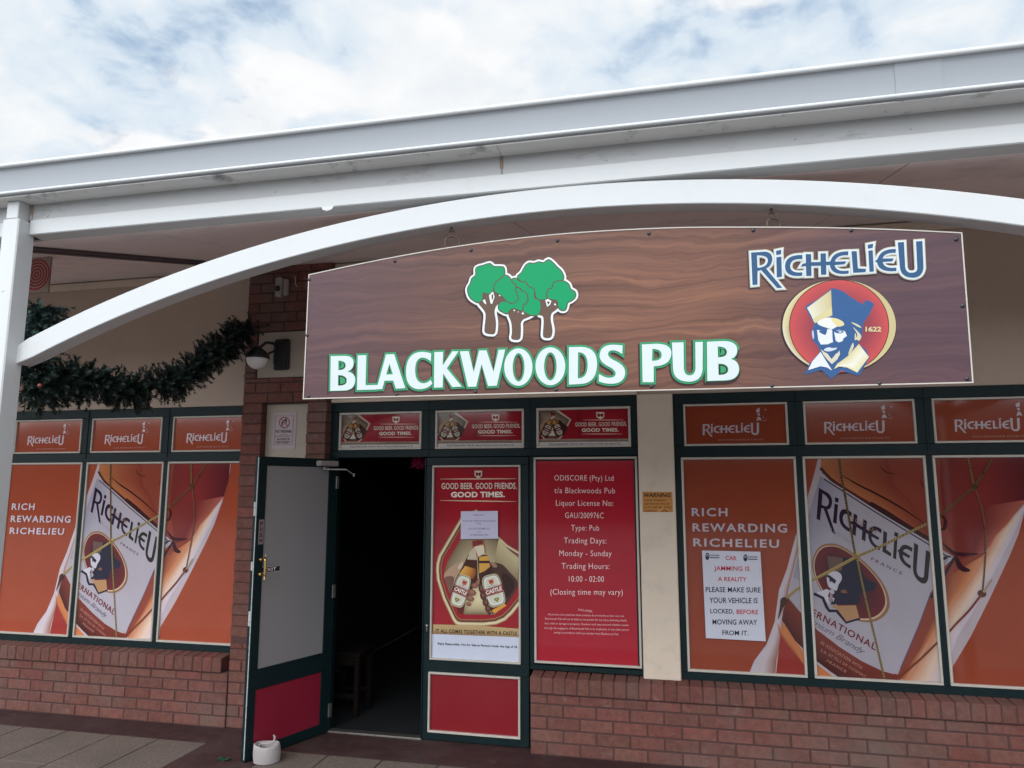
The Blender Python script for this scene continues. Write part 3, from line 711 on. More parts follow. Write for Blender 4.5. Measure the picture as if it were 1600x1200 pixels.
# ---------------- shop front with the doorway
mb = MB()
rows(mb, -2.745, -.254, [(2.098, 2.158, []), (2.158, 2.465, [(-2.652, -1.939), (-1.829, -1.109), (-1.017, -.301)]), (2.465, 2.545, [])], -.004, .06)
for x in (-1.884, -1.063): mb.box(x-.006, x+.006, -.009, -.003, 2.105, 2.54, .003)
mb.box(-2.745, -2.652, -.004, .06, 0, 2.097, .003)
ring(mb, -1.072, -.254, .545, 2.096, .036, -.006, .05)
mb.mi = 0
DF = mb.build('shop_front_frame', M['green'], B)
# beads and posters over the door
def small_beer(clipx, dx):
    A = Art(.004); A.k = PK; A.mp = crop(525, 640, 11.43, 0, dx)
    A.clip = (clipx[0]+.012, clipx[1]-.012, 2.172, 2.453)
    A.poly([(60, 20), (1600, 20), (1600, 760), (60, 760)], (134, 30, 40))
    A.radial([(700, 60), (1560, 60), (1560, 600), (700, 600)], (1050, 330), (150, 34, 44), (124, 28, 38))
    hexa = [(100, 60), (390, 70), (612, 250), (480, 500), (440, 556), (390, 590), (170, 590), (96, 470)]
    A.poly(hexa, (176, 160, 146)); A.poly([(96, 80), (350, 88), (580, 255), (460, 490), (420, 545), (380, 572), (186, 572), (96, 440)], (88, 70, 60))
    A.radial([(100, 90), (350, 92), (570, 255), (450, 480), (400, 540), (200, 545), (100, 430)], (330, 360), (150, 132, 116), (86, 70, 62))
    A.poly([(225, 520), (305, 360), (352, 520)], (196, 186, 172)); A.line([(180, 556), (390, 556), (470, 470)], 16, (120, 50, 46))
    A.poly(smoothloop([(110, 400), (130, 320), (200, 262), (240, 250), (230, 320), (180, 430), (140, 480)], 3), (146, 118, 98))
    A.poly(smoothloop([(400, 300), (430, 255), (500, 330), (548, 372), (520, 440), (460, 500), (430, 400)], 3), (54, 36, 32))
    for cx, cy, rot, sx in ((226, 402, .45, 1), (394, 392, -.33, -1)):
        Q = lambda u, v: (cx+u*sin(rot)+v*cos(rot), cy-u*cos(rot)+v*sin(rot))
        A.poly([Q(290, -17), Q(290, 17), Q(165, 26), Q(75, 66), Q(-130, 66), Q(-140, 50), Q(-140, -50), Q(-130, -66), Q(75, -66), Q(165, -26)], (50, 27, 21))
        A.poly([Q(285, -14), Q(285, 14), Q(222, 20), Q(222, -20)], (112, 44, 40)); A.poly([Q(218, -19), Q(218, 19), Q(170, 24), Q(170, -24)], (180, 160, 138))
        A.poly([Q(150, -26), Q(150, 26), Q(78, 56), Q(78, -56)], (158, 118, 72)); A.poly([Q(140, 4), Q(140, 22), Q(84, 50), Q(84, 14)], (104, 62, 36))
        A.poly(smoothloop([Q(62, -30), Q(66, 0), Q(62, 30), Q(20, 48), Q(-80, 48), Q(-118, 26), Q(-122, 0), Q(-118, -26), Q(-80, -48), Q(20, -48)], 2), (158, 148, 136))
        A.poly([Q(8, -54), Q(8, 54), Q(-46, 54), Q(-46, -54)], (84, 32, 36)); A.line([Q(-20, -36), Q(-20, 36)], 16, (176, 160, 148)); A.poly([Q(44, -14), Q(44, 14), Q(22, 8), Q(22, -8)], (120, 62, 52)); A.poly([Q(-66, -12), Q(-66, 12), Q(-96, 0)], (104, 96, 62))
    for x, y in ((300, 385), (290, 425), (272, 462), (330, 430), (346, 470), (362, 505)): A.poly(ELL(x, y, 17, 21, 12), (122, 86, 70) if x < 310 else (76, 48, 42))
    # shield, hairlines, slogan
    A.poly([(1006, 126), (1134, 126), (1130, 210), (1070, 250), (1010, 210)], (206, 190, 176))
    A.poly([(1022, 142), (1050, 150), (1070, 165), (1090, 150), (1118, 142), (1116, 200), (1090, 210), (1070, 186), (1050, 210), (1024, 200)], (122, 40, 46))
    for y, x0, x1 in ((258, 790, 1440), (492, 760, 1400)): A.line([(x0+(x1-x0)*i/8, y) for i in range(9)], 14, (200, 164, 150), taper=True)
    A.text('GOOD BEER. GOOD FRIENDS.', ((672, 296), (1478, 282), (1478, 356), (672, 366)), (206, 194, 182), .012, 1.04)
    A.text('GOOD TIMES.', ((770, 394), (1348, 388), (1348, 452), (770, 458)), (214, 202, 190), .035, 1.05)
    A.strip([(90, 578), (1560, 570)], [(90, 632), (1560, 622)], (150, 134, 120), (106, 90, 80))
    A.text('IT ALL COMES TOGETHER WITH A CASTLE.', ((790, 582), (1330, 578), (1330, 602), (790, 606)), (70, 54, 48), .01, 1.15)
    A.poly([(80, 630), (1560, 618), (1560, 690), (80, 700)], (188, 182, 180))
    A.text('Enjoy Responsibly. Not for Sale to Persons Under the Age of 18.', ((250, 642), (1368, 634), (1368, 664), (250, 674)), (52, 48, 50), .012, 1.0)
    return A
for i, (a, b) in enumerate(((-2.650, -1.941), (-1.827, -1.111), (-1.015, -.303))):
    mb = MB(); ring(mb, a, b, 2.160, 2.463, .018, -.012, .012); mb.build('glazing_bead', M['bead'], DF)
    small_beer((a, b), a+2.650).build('transom_poster', M['print'], DF)
# fixed leaf beside the doorway
mb = MB()
rows(mb, -1.894, -1.0765, [(.004, .060, []), (.060, .490, [(-1.848, -1.141)]), (.490, .578, []), (.578, 2.031, [(-1.841, -1.137)]), (2.031, 2.094, [])], -.012, .035)
mb.box(-1.905, -1.894, -.02, .02, .01, 2.09, .003)
FL = mb.build('fixed_door_leaf', M['green'], B)
mb = MB(); ring(mb, -1.841, -1.137, .578, 2.031, .0145, -.026, .0); mb.build('glazing_bead', M['bead'], FL)
mb = MB(); ring(mb, -1.848, -1.141, .060, .490, .0155, -.026, .0); mb.build('glazing_bead', M['bead'], FL)
mb = MB(); mb.box(-1.836, -1.153, -.006, .004, .072, .478, .001); mb.build('kick_panel', M['kick'], FL)
A = Art(-.004); A.k = PK; A.mp = c = crop(660, 710, 3.529)
A.clip = (-1.829, -1.149, .590, 2.019)
A.poly([(40, 40), (580, 40), (580, 1160), (40, 1160)], (142, 28, 38))
A.radial([(70, 60), (550, 60), (550, 500), (300, 700), (70, 500)], (320, 240), (158, 32, 42), (130, 27, 37))
outer = [(74, 640), (76, 600), (88, 556), (200, 365), (216, 335), (300, 300), (420, 448), (470, 496), (610, 580), (625, 700), (560, 805), (500, 880), (460, 918), (410, 940), (340, 948), (205, 946), (184, 940), (168, 920), (112, 800), (78, 690)]
A.poly(outer, (92, 66, 46))
def inset(p, k, c=(320, 650)): return [(c[0]+(q[0]-c[0])*k, c[1]+(q[1]-c[1])*k) for q in p]
def wrap(p): return p+[p[0]]
A.strip(wrap(inset(outer, .995)), wrap(inset(outer, .915)), (134, 104, 70), (104, 76, 50), (222, 206, 168))
A.strip(wrap(inset(outer, .92)), wrap(inset(outer, .875)), (74, 44, 34), (160, 130, 92), (112, 40, 38))
A.poly(inset(outer, .87), (146, 30, 38))
inner = [(122, 650), (140, 590), (214, 465), (260, 430), (360, 430), (420, 480), (536, 570), (536, 690), (500, 770), (440, 850), (400, 884), (232, 882), (160, 770)]
A.poly(inner, (120, 100, 74)); A.radial(inner, (310, 800), (214, 200, 158), (112, 92, 70)); A.strip([(420, 470), (470, 520), (536, 575)], [(390, 640), (440, 700), (520, 720)], (190, 176, 136), (120, 96, 74))
H_ = crop(680, 870, 10.0)          # bottles and hands, noted on a closer enlargement
A.mp = H_
skin1, skin2 = (170, 138, 116), (70, 45, 38)
A.poly(smoothloop([(140, 300), (190, 210), (300, 120), (410, 80), (440, 100), (420, 170), (350, 250), (300, 420), (240, 560), (180, 420)], 4), skin1)
A.poly(smoothloop([(150, 330), (220, 300), (300, 330), (260, 520), (235, 560), (185, 430)], 4), (112, 82, 70))
A.poly(smoothloop([(870, 90), (930, 90), (1050, 120), (1160, 230), (1290, 390), (1260, 520), (1120, 720), (1060, 500), (960, 260), (900, 200)], 4), skin2)
A.poly(smoothloop([(1050, 250), (1200, 330), (1240, 470), (1130, 640), (1080, 480)], 4), (48, 28, 26))
bl = [(520, -30), (655, -20), (660, 60), (668, 340), (560, 560), (480, 700), (440, 890), (370, 880), (330, 780), (250, 650), (260, 520), (330, 330), (440, 130), (490, 20)]
br_ = [(665, -30), (820, -30), (860, 80), (900, 200), (1010, 300), (1090, 520), (1120, 740), (900, 890), (830, 740), (700, 480), (680, 300), (670, 80)]
A.poly(bl, (66, 30, 20)); A.poly(br_, (58, 30, 22))
A.strip([(470, 140), (420, 210), (375, 270)], [(640, 190), (640, 270), (600, 345)], (206, 158, 74), (120, 60, 30), (186, 124, 48))
A.poly([(690, 100), (850, 100), (862, 150), (780, 220), (690, 255)], (196, 146, 66)); A.poly([(690, 0), (830, -20), (850, 60), (690, 60)], (200, 150, 64))
A.poly([(520, -20), (660, -20), (655, 50), (500, 40)], (186, 170, 146)); A.poly([(905, 820), (1090, 735), (1120, 760), (930, 880), (890, 850)], (206, 144, 58))
A.poly([(335, 785), (420, 790), (470, 740), (440, 890), (370, 870)], (92, 34, 32))
for cx, cy, rot, sg in ((402, 532, .29, 1), (918, 525, -.27, -1)):
    def rr(w2, h2, k=9, p=4.0):
        o = []
        for i in range(36):
            a = 2*pi*i/36; ca, sa = cos(a), sin(a); x = w2*math.copysign(abs(ca)**(2/p), ca); y = h2*math.copysign(abs(sa)**(2/p), sa)
            o.append((cx+x*cos(rot)-y*sin(rot), cy+x*sin(rot)+y*cos(rot)))
        return o
    w0 = 118 if sg > 0 else 148
    A.poly(rr(w0, 258), (176, 168, 136)); A.poly(rr(w0*.92, 242), (112, 108, 84)); A.poly(rr(w0*.86, 232), (206, 204, 196)); A.poly(rr(w0*.66, 205), (196, 194, 178))
    dr = (cos(.42*sg), sin(.42*sg)) if sg > 0 else (cos(-.30), sin(-.30)); nr = (-dr[1], dr[0])
    hw = w0*1.02; Q = lambda u, v: (cx+dr[0]*u+nr[0]*v, cy+dr[1]*u+nr[1]*v)
    A.poly([Q(-hw, -58), Q(hw, -58), Q(hw, 62), Q(-hw, 62)], (122, 26, 36)); A.line([Q(-hw, -44), Q(hw, -44)], 5, (196, 160, 140)); A.line([Q(-hw, 44), Q(hw, 44)], 5, (196, 160, 140))
    A.text('CASTLE', [Q(-hw*.86, -34), Q(hw*.9, -34), Q(hw*.9, 30), Q(-hw*.86, 30)], (222, 214, 206), .04, .95, .15)
    A.poly([Q(-34, -178), Q(40, -178), Q(40, -120), Q(2, -88), Q(-34, -120)], (196, 110, 84)); A.poly([Q(-24, -170), Q(2, -150), Q(28, -170), Q(22, -118), Q(2, -136), Q(-20, -118)], (122, 34, 36))
    A.line(smoothloop([Q(-80, -92), Q(-50, -76), Q(-10, -80), Q(40, -74), Q(82, -80)], 3, False), 8, (110, 120, 150), taper=True)
    A.poly([Q(-32, 120), Q(40, 120), Q(42, 150), Q(4, 190), Q(-34, 150)], (122, 116, 60)); A.poly([Q(-16, 132), Q(22, 132), Q(4, 168)], (166, 156, 96))
for cx, cy, rx, ry in ((620, 450, 52, 44), (575, 555, 72, 52), (550, 650, 66, 46), (528, 735, 42, 36), (672, 400, 26, 74)): A.poly(ELL(cx, cy, rx, ry, 20, .3), (126, 84, 68)); A.poly(ELL(cx+6, cy-8, rx*.5, ry*.5, 14, .3), (152, 108, 88))
for cx, cy, rx, ry in ((722, 500, 40, 84), (752, 610, 46, 70), (792, 715, 48, 66), (826, 810, 44, 58), (848, 870, 28, 36)): A.poly(ELL(cx, cy, rx, ry, 20, -.25), (84, 50, 42)); A.poly(ELL(cx+4, cy-10, rx*.45, ry*.45, 14, -.25), (118, 78, 62))
A.poly(smoothloop([(360, 150), (420, 80), (440, 90), (430, 150), (380, 200)], 3), (200, 174, 154)); A.poly(smoothloop([(872, 80), (910, 84), (970, 130), (960, 165), (900, 150)], 3), (150, 112, 96))
A.mp = c
A.poly([(272, 480), (340, 470), (352, 540), (300, 565), (278, 520)], (150, 100, 60)); A.poly([(262, 540), (296, 500), (300, 580), (258, 575)], (186, 170, 146)); A.poly([(290, 505), (338, 500), (346, 545), (310, 565)], (204, 190, 168))
A.poly([(276, 478), (312, 470), (316, 500), (282, 510)], (120, 40, 40)); A.poly([(304, 474), (338, 472), (334, 494), (306, 496)], (110, 36, 38))
A.strip([(60, 936), (300, 942), (560, 962)], [(60, 986), (300, 996), (560, 1012)], (176, 150, 108), (140, 112, 78), (166, 140, 100))
A.text('IT ALL COMES TOGETHER WITH A CASTLE.', ((76, 960), (529, 975), (529, 997), (76, 982)), (40, 28, 22), .03, 1.15)
A.poly([(50, 988), (560, 1008), (560, 1160), (50, 1160)], (186, 190, 206))
A.text('Enjoy Responsibly. Not for Sale to Persons Under the Age of 18.', ((86, 1034), (526, 1054), (526, 1067), (86, 1047)), (30, 32, 46), .035, 1.0)
A.poly([(289, 90), (331, 90), (330, 118), (310, 134), (290, 118)], (196, 184, 172)); A.poly([(295, 97), (304, 100), (310, 104), (316, 100), (325, 97), (324, 116), (317, 121), (310, 112), (303, 121), (296, 116)], (104, 34, 40))
for y, yy in ((136, 134), (254, 260)): A.line([(100+42*i, y+(yy-y)*i/10) for i in range(11)], 7, (206, 170, 150), taper=True)
A.text('GOOD BEER. GOOD FRIENDS.', ((108, 156), (521, 154), (521, 190), (108, 191)), (216, 202, 190), .012, 1.05)
A.text('GOOD TIMES.', ((160, 205), (456, 203), (456, 236), (160, 237)), (226, 212, 200), .04, 1.05)
A.build('beer_poster', M['print'], FL)
mb = MB(); mb.lathe((-1.868, -.012, .82), [(.009, 0), (.009, .006), (.004, .008)], 12, Vector((0, -1, 0))); mb.box(-1.872, -1.864, -.016, -.012, .78, .815, .001); mb.build('lock', M['steel'], FL)
# red trading-hours board
mb = MB(); ring(mb, -1.037, -.262, .594, 2.088, .016, -.016, .008); mb.build('glazing_bead', M['bead'], DF)
A = Art(.0); A.k = PK; A.mp = c = crop(830, 710, 4.139)
A.mp = lambda p: p; A.poly([(-1.032, .598), (-.266, .598), (-.266, 2.084), (-1.032, 2.084)], (152, 30, 44)); A.mp = c
for s, x0, x1, yb, yt in (('ODISCORE (Pty) Ltd', 150, 532, 168, 132), ('t/a Blackwoods Pub', 150, 542, 250, 212), ('Liquor License No:', 160, 530, 331, 293), ('GAU/200976C', 220, 468, 411, 373), ('Type: Pub', 259, 439, 491, 454), ('Trading Days:', 212, 486, 574, 536), ('Monday - Sunday', 182, 520, 656, 618), ('Trading Hours:', 197, 506, 739, 700), ('10:00 - 02:00', 244, 470, 822, 784), ('(Closing time may vary)', 124, 592, 906, 868)):
    A.text(s, ((x0, yt), (x1, yt+2), (x1, yb+2), (x0, yb)), (222, 204, 204), -.008, 1.08)
for s, x0, x1, yb, yt in (('DISCLAIMER:', 304, 396, 1010, 996), ('All persons who enter/use these premises do so entirely at their own risk.', 108, 602, 1040, 1026), ('Blackwoods Pub will not be liable to any person for any injury (including death),', 90, 620, 1068, 1054), ('loss, theft or damage to property. However such may arise and whether caused', 88, 628, 1098, 1084), ('through the negligence of Blackwoods Pub or its employees, or any other person', 86, 632, 1128, 1114), ('acting in accordance with any mandate from Blackwoods Pub.', 148, 566, 1157, 1143)):
    A.text(s, ((x0, yt), (x1, yt+12), (x1, yb+12), (x0, yb)), (206, 168, 170), .0, 1.0)
A.build('trading_board', M['print'], DF)

# ---------------- open door leaf (hinged on the left jamb, swung outwards)
hx, hy = -2.649, -.004; dd = Vector((-.35489, -.93491)); nn = Vector((.93491, -.35489))
def dtf(u, w_, z): return (hx+dd.x*u+nn.x*w_, hy+dd.y*u+nn.y*w_, z)
mb = MB(); mb.tf = dtf
rows(mb, .004, .755, [(.006, .078, []), (.078, .460, [(.100, .690)]), (.460, .600, []), (.600, 2.020, [(.092, .682)]), (2.020, 2.086, [])], -.045, 0)
DR = mb.build('door', M['green'], B)
mb = MB(); mb.tf = dtf; mb.box(.090, .684, -.028, -.006, .598, 2.022, .001); mb.build('glass_pane', M['frost'], DR)
mb = MB(); mb.tf = dtf; mb.box(.098, .692, -.028, -.006, .076, .462, .001); mb.build('kick_panel', paint('faded_red_panel', ink(118, 22, 42, 1.25), .35, .06, 4, .04, 18), DR)
mb = MB(); mb.tf = dtf
mb.box(.7551, .7575, -.012, -.003, .02, 2.08, .0005)
for z0, z1 in ((1.66, 1.76), (1.28, 1.34), (.9, 1.0)): mb.box(.7551, .7585, -.034, -.014, z0, z1, .001)
mb.build('edge_strip', paint('chipped_paint_edge', (.40, .42, .42), .6, .3, 30, .2, 60, (.03, .05, .05), .9), DR)
for s in (1, -1):
    mb = MB(); w0 = .048 if s > 0 else -.093; wf = 0 if s > 0 else -.045
    c0 = Vector(dtf(.700, w0, 1.215)); prof = [(.0, .0), (.006, .004), (.003, .012), (.008, .018), (.005, .024), (.010, .030), (.0105, .034), (.008, .037), (.0095, .085), (.008, .133), (.0105, .136), (.010, .140), (.005, .146), (.008, .152), (.003, .158), (.0045, .163), (.0, .178)]
    mb.lathe(c0, prof, 14)
    for h in (.034, .137): mb.tube([dtf(.700, w0, 1.215+h), dtf(.700, wf, 1.215+h)], .0055, 8); mb.lathe(dtf(.700, wf, 1.215+h), [(.013, 0), (.011, .004*1)], 12, Vector((nn.x, nn.y, 0))*s)
    mb.build('pull_handle', M['brass'], DR, True)
def door_art(Aobj):      # lay an upright print on the slanted leaf
    me = Aobj.data
    for v in me.vertices:
        u, y, z = v.co; v.co = dtf(u, -y, z)
A = Art(-.004); A.k = 1.5
A.poly([(.736, 1.46), (.690, 1.46), (.690, 1.635), (.736, 1.635)], (104, 92, 92))
for i, ch in enumerate('PUSH'): A.text(ch, [(.724, 1.622-.04*i), (.702, 1.622-.04*i), (.702, 1.592-.04*i), (.724, 1.592-.04*i)], (24, 22, 26), .03)
o = A.build('push_plate', M['print'], DR); door_art(o)
A = Art(.004); A.k = 1.5
A.poly([(.690, 1.255), (.524, 1.255), (.524, 1.297), (.690, 1.297)], (150, 144, 142)); A.poly([(.687, 1.259), (.528, 1.259), (.528, 1.293), (.687, 1.293)], (20, 16, 18))
A.text('EXIT', [(.664, 1.288), (.560, 1.288), (.560, 1.265), (.664, 1.265)], (196, 190, 190), .02, 1.1)
o = A.build('exit_plate', M['print'], DR); door_art(o)
mb = MB(); mb.tf = dtf; mb.box(.03, .235, 0, .045, 2.026, 2.07, .008); mb.box(.18, .232, .045, .056, 2.03, 2.066, .006)
mb.tf = None; mb.tube([dtf(.17, .03, 2.02), dtf(.17, .03, 2.0)], .011, 10)
k_ = Vector(dtf(.06, .16, 2.0)); mb.tube([dtf(.17, .03, 2.003), k_], .006, 8); e_ = at(553, 742, -.03); mb.tube([k_, (e_[0], -.03, e_[1])], .005, 8); mb.tube([(e_[0], -.03, e_[1]-.012), (e_[0], -.03, e_[1]+.012)], .008, 8)
mb.build('door_closer', M['greyplastic'], DR)
mb = MB(); mb.tf = dtf
HM = M['steel']
for z in (.16, 1.05, 1.9): mb = MB(); mb.tf = dtf; mb.box(-.012, .02, -.002, .008, z-.05, z+.05, .002); mb.build('hinge', HM, DR)

# ================================================================== VERANDA CANOPY
V = thing('veranda_canopy', (-.45, -2.25, 0), 'white painted steel veranda with arched beam, square post and grey gutter along the shop front', 'veranda')
PXS = (-9.61, -3.511, 2.588, 8.687); CX = -.4615
def arch(cx):
    mb = MB(); R = 7.66; zc = 3.2505-R; th = .113; half = 2.995; rings = []; n = 72
    a1 = math.asin(half/(R-.05))
    for i in range(n+1):
        a = -a1+2*a1*i/n; ring_ = []
        for y, r in ((-2.231, -th), (-2.235, -th+.004), (-2.235, -.004), (-2.231, 0), (-2.139, 0), (-2.135, -.004), (-2.135, -th+.004), (-2.139, -th)):
            ring_.append((cx+sin(a)*(R+r), y, zc+cos(a)*(R+r)))
        rings.append(ring_)
    for p, sgn in ((0, -1), (-1, 1)):             # cut the ends upright against the posts
        rings[p] = [(cx+sgn*half, y, z) for (x, y, z) in rings[p]]
    mb.sweep(rings); return mb.build('arch', M['white'], V)
for i in range(3): arch((PXS[i]+PXS[i+1])/2)
for i, x in enumerate(PXS):
    mb = MB(); mb.box(x-.0545, x+.0545, -2.302, -2.193, -.02, 3.33, .006); mb.box(x-.04, x+.04, -2.298, -2.226, 3.331, 3.432, .004)
    mb.tube([(x+.002, -2.303, 2.16), (x+.002, -2.299, 2.16)], .006, 8); mb.tube([(x-.005, -2.304, 2.92), (x-.005, -2.299, 2.92)], .006, 8)
    mb.build('post', M['white'], V)
for i in range(3):
    mb = MB(); mb.box(PXS[i]+.0555, PXS[i+1]-.0555, -2.236, -2.134, 3.2545, 3.3415, .005); mb.build('beam', M['white'], V)
mb = MB(); J = [-9.6, -7.2, -4.75, -3.57]; xs = [-9.6, -6.5, -3.455, -.755, 1.76, 4.9, 8.6]
for a, b in zip(xs[:-1], xs[1:]): mb.box(a+.003, b-.003, -2.225, -2.2, 3.3425, 3.438, .002)
for x, z in ((-3.35, 3.36), (-1.95, 3.37), (-.26, 3.365), (.56, 3.375), (1.02, 3.37)): mb.tube([(x, -2.224, z), (x, -2.230, z)], .006, 8)
mb.mi = 1
for b in xs[1:-1]: mb.box(b-.0028, b+.0028, -2.2235, -2.202, 3.3435, 3.437, .0004); mb.box(b-.010, b+.008, -2.2268, -2.2252, 3.372, 3.432, .0004)
mb.build('fascia', [M['fascia'], paint('rust_stain', (.30, .23, .16), .8, .3, 40)], V)
mb = MB()
prof = [(-2.215, 3.60), (-2.215, 3.4405), (-2.346, 3.4405), (-2.356, 3.444), (-2.359, 3.452), (-2.356, 3.461), (-2.349, 3.464), (-2.352, 3.576), (-2.358, 3.590), (-2.366, 3.597), (-2.367, 3.608), (-2.360, 3.616), (-2.346, 3.613), (-2.340, 3.602), (-2.344, 3.585), (-2.340, 3.482), (-2.334, 3.472), (-2.225, 3.472), (-2.222, 3.60)]
mb.sweep([[(x, y, z) for y, z in prof] for x in (-9.65, .985)])
mb.sweep([[(x, y+(-.004 if y < -2.3 else 0), z+(.003 if z > 3.5 else -.003)) for y, z in prof] for x in (.935, 1.11)])
mb.sweep([[(x, y-.0015 if y < -2.3 else y, z) for y, z in prof] for x in (1.05, 8.7)])
G = mb.build('gutter', M['gutter'], V, True)
mb = MB(); mb.tube([(x_, -2.363, 3.607) for x_ in (-9.65, 8.7)], .0135, 10); mb.tube([(x_, -2.356, 3.452) for x_ in (-9.65, 8.7)], .0095, 10); mb.build('rim', M['white'], G, True)
mb = MB()
for a, b in zip(xs[:-1], xs[1:]): mb.box(a+.001, b-.001, -2.342, -2.2255, 3.433, 3.4395, .001)
mb.build('soffit_strip', paint('mouldy_white_paint', (.68, .67, .66), .7, .08, 3, .2, 30, (.10, .10, .10), .8, sc=(1, 1, 1), dlo=.56, dhi=.70), G)
SL = .2265
def cz(y): return 3.737+SL*y
mb = MB(); jx = [-9.6+.0, -8.52, -6.61, -4.70, -2.79, -.88, 1.03, 2.94, 4.85, 6.76, 8.6]
for a, b in zip(jx[:-1], jx[1:]):
    vs = [(x, y, cz(y)+dz) for x in (a+.004, b-.004) for y in (-2.134, -.001) for dz in (0, .012)]
    mb.add(vs, [[0, 1, 3, 2], [4, 6, 7, 5], [0, 4, 5, 1], [2, 3, 7, 6], [0, 2, 6, 4], [1, 5, 7, 3]])
vs = [(x, y, cz(y)+dz) for x in (-9.6, 8.6) for y in (-2.134, -.001) for dz in (.016, .03)]
mb.mi = 1; mb.add(vs, [[0, 1, 3, 2], [4, 6, 7, 5], [0, 4, 5, 1], [2, 3, 7, 6], [0, 2, 6, 4], [1, 5, 7, 3]])
mb.build('ceiling', [M['ceil'], M['pipe']], V)
mb = MB(); vs = []
for x in (-9.7, 8.75):
    for y, z in ((-2.335, 3.606), (.3, 4.21), (.3, 4.22), (-2.335, 3.615)): vs.append((x, y, z))
mb.add(vs, [[0, 1, 2, 3], [4, 7, 6, 5], [0, 4, 5, 1], [3, 2, 6, 7], [0, 3, 7, 4], [1, 5, 6, 2]])
mb.build('roof', M['roof'], V)
mb = MB()
p0, p1 = Vector((-3.75, -2.12, 0)), Vector((-3.30, -.02, 0))
rg = []
for p in (p0, p1):
    z = cz(p.y); rg.append([(p.x-.03, p.y, z-.03), (p.x+.035, p.y, z-.03), (p.x+.035, p.y, z-.001), (p.x-.03, p.y, z-.001)])
mb.sweep(rg); mb.tube([(p0.x+.055, p0.y, cz(p0.y)-.014), (p1.x+.055, p1.y, cz(p1.y)-.014)], .011, 8)
mb.build('cable_batten', M['pipe'], V)
mb = MB(); q = at(512, 346, -2.237)
vs = [(q[0]-.036, -2.2375, 3.259), (q[0]+.031, -2.2375, 3.259), (q[0]+.022, -2.2415, 3.240), (q[0]-.005, -2.2405, 3.233), (q[0]-.028, -2.2415, 3.242)]
mb.add(vs+[(x, y+.0008, z) for x, y, z in vs], [[0, 1, 2, 3, 4], [9, 8, 7, 6, 5]]+[[i, (i+1) % 5, (i+1) % 5+5, i+5] for i in range(5)]); mb.build('peeling_paint', M['white'], V)

# ================================================================== HANGING PUB SIGN
YS = -2.20
P = thing('pub_sign', (-.28, YS, 2.28), 'long brown wood-look sign with white lettering, green trees and portrait roundel under the arch', 'sign')
SG = lambda x, z: (x*1.02, 1.88+(z-1.88)*1.02)
prof = [SG(*q) for q in ((-1.722, 2.905), (-1.328, 2.957), (-.9, 2.997), (-.45, 3.014), (0.0, 3.004), (.373, 2.977), (.679, 2.949), (.922, 2.921), (1.163, 2.888))]
top = smoothloop(prof, 5, False); outl = [SG(-1.725, 2.287)]+top+[SG(1.154, 2.275)]
mb = MB(); n = len(outl)
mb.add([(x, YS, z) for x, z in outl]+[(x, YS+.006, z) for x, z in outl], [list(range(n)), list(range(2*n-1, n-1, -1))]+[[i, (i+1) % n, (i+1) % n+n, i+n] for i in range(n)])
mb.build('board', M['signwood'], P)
mb = MB(); inn = offset(outl, -.005)
fr = []
for i in range(n):
    a, b = outl[i], outl[(i+1) % n]; c_, d_ = inn[(i+1) % n], inn[i]
    vs = [(p[0], YS-.0025, p[1]) for p in (a, b, c_, d_)]+[(p[0], YS-.0003, p[1]) for p in (a, b, c_, d_)]
    mb.add(vs, [[0, 1, 2, 3], [7, 6, 5, 4], [0, 4, 5, 1], [1, 5, 6, 2], [2, 6, 7, 3], [3, 7, 4, 0]])
mb.build('edge_trim', M['bead'], P)
c5, c6 = crop(500, 520, 4.706, YS), crop(840, 510, 4.848, YS)
BL_ = ["M82 172 L185 170 Q250 172 250 222 Q250 268 205 286 Q264 296 262 352 Q256 424 180 425 L78 428 Z M138 206 L138 276 Q190 276 192 240 Q190 206 138 206 Z M136 312 L136 390 Q200 392 200 352 Q198 312 136 312 Z",
 "M280 167 L344 165 L338 386 L424 384 L414 418 L275 422 Z", "M488 160 L548 158 L630 408 L560 412 L541 352 L477 354 L461 414 L402 417 L428 380 Z M513 228 L490 308 L538 306 Z",
 "M820 153 L818 212 Q780 182 752 184 Q702 190 702 280 Q704 368 762 372 Q796 370 816 346 L829 374 Q790 418 728 416 Q632 410 634 282 Q640 140 756 141 Q792 143 820 153 Z",
 "M843 143 L908 141 L905 240 L975 137 L1022 137 L935 262 L1045 397 L975 400 L908 300 L904 402 L840 404 Z",
 "M1030 137 L1095 135 L1132 290 L1172 131 L1226 130 L1278 288 L1315 126 L1364 124 L1302 390 L1238 393 L1190 232 L1150 397 L1090 398 Z"]
BL6 = ["M238 158 L330 156 Q455 160 452 290 Q448 435 320 438 L238 442 Z M308 198 L306 394 Q380 396 380 292 Q378 196 308 198 Z",
 "M645 146 L642 212 Q600 182 570 182 Q535 184 535 212 Q536 240 590 262 Q670 300 664 360 Q655 434 560 436 Q510 436 464 418 L466 360 Q510 392 548 390 Q590 388 592 358 Q590 330 540 306 Q468 272 470 220 Q476 140 570 140 Q610 140 645 146 Z",
 "M790 138 L905 132 Q1015 136 1014 205 Q1010 300 880 304 L880 424 L796 424 Z M870 172 L868 262 Q940 262 940 218 Q938 172 870 172 Z",
 "M1018 124 L1106 122 L1108 310 Q1108 372 1152 372 Q1196 370 1196 310 L1194 120 L1252 118 L1250 320 Q1246 422 1140 420 Q1030 416 1026 320 Z",
 "M1282 118 L1400 112 Q1510 110 1512 180 Q1510 236 1462 248 Q1526 262 1526 330 Q1518 408 1420 410 L1286 414 Z M1364 154 L1366 236 Q1436 236 1434 194 Q1430 154 1364 154 Z M1368 284 L1370 370 Q1446 370 1444 326 Q1440 282 1368 284 Z"]
shapes = [[[c5(p) for p in l] for l in path(d)] for d in BL_]
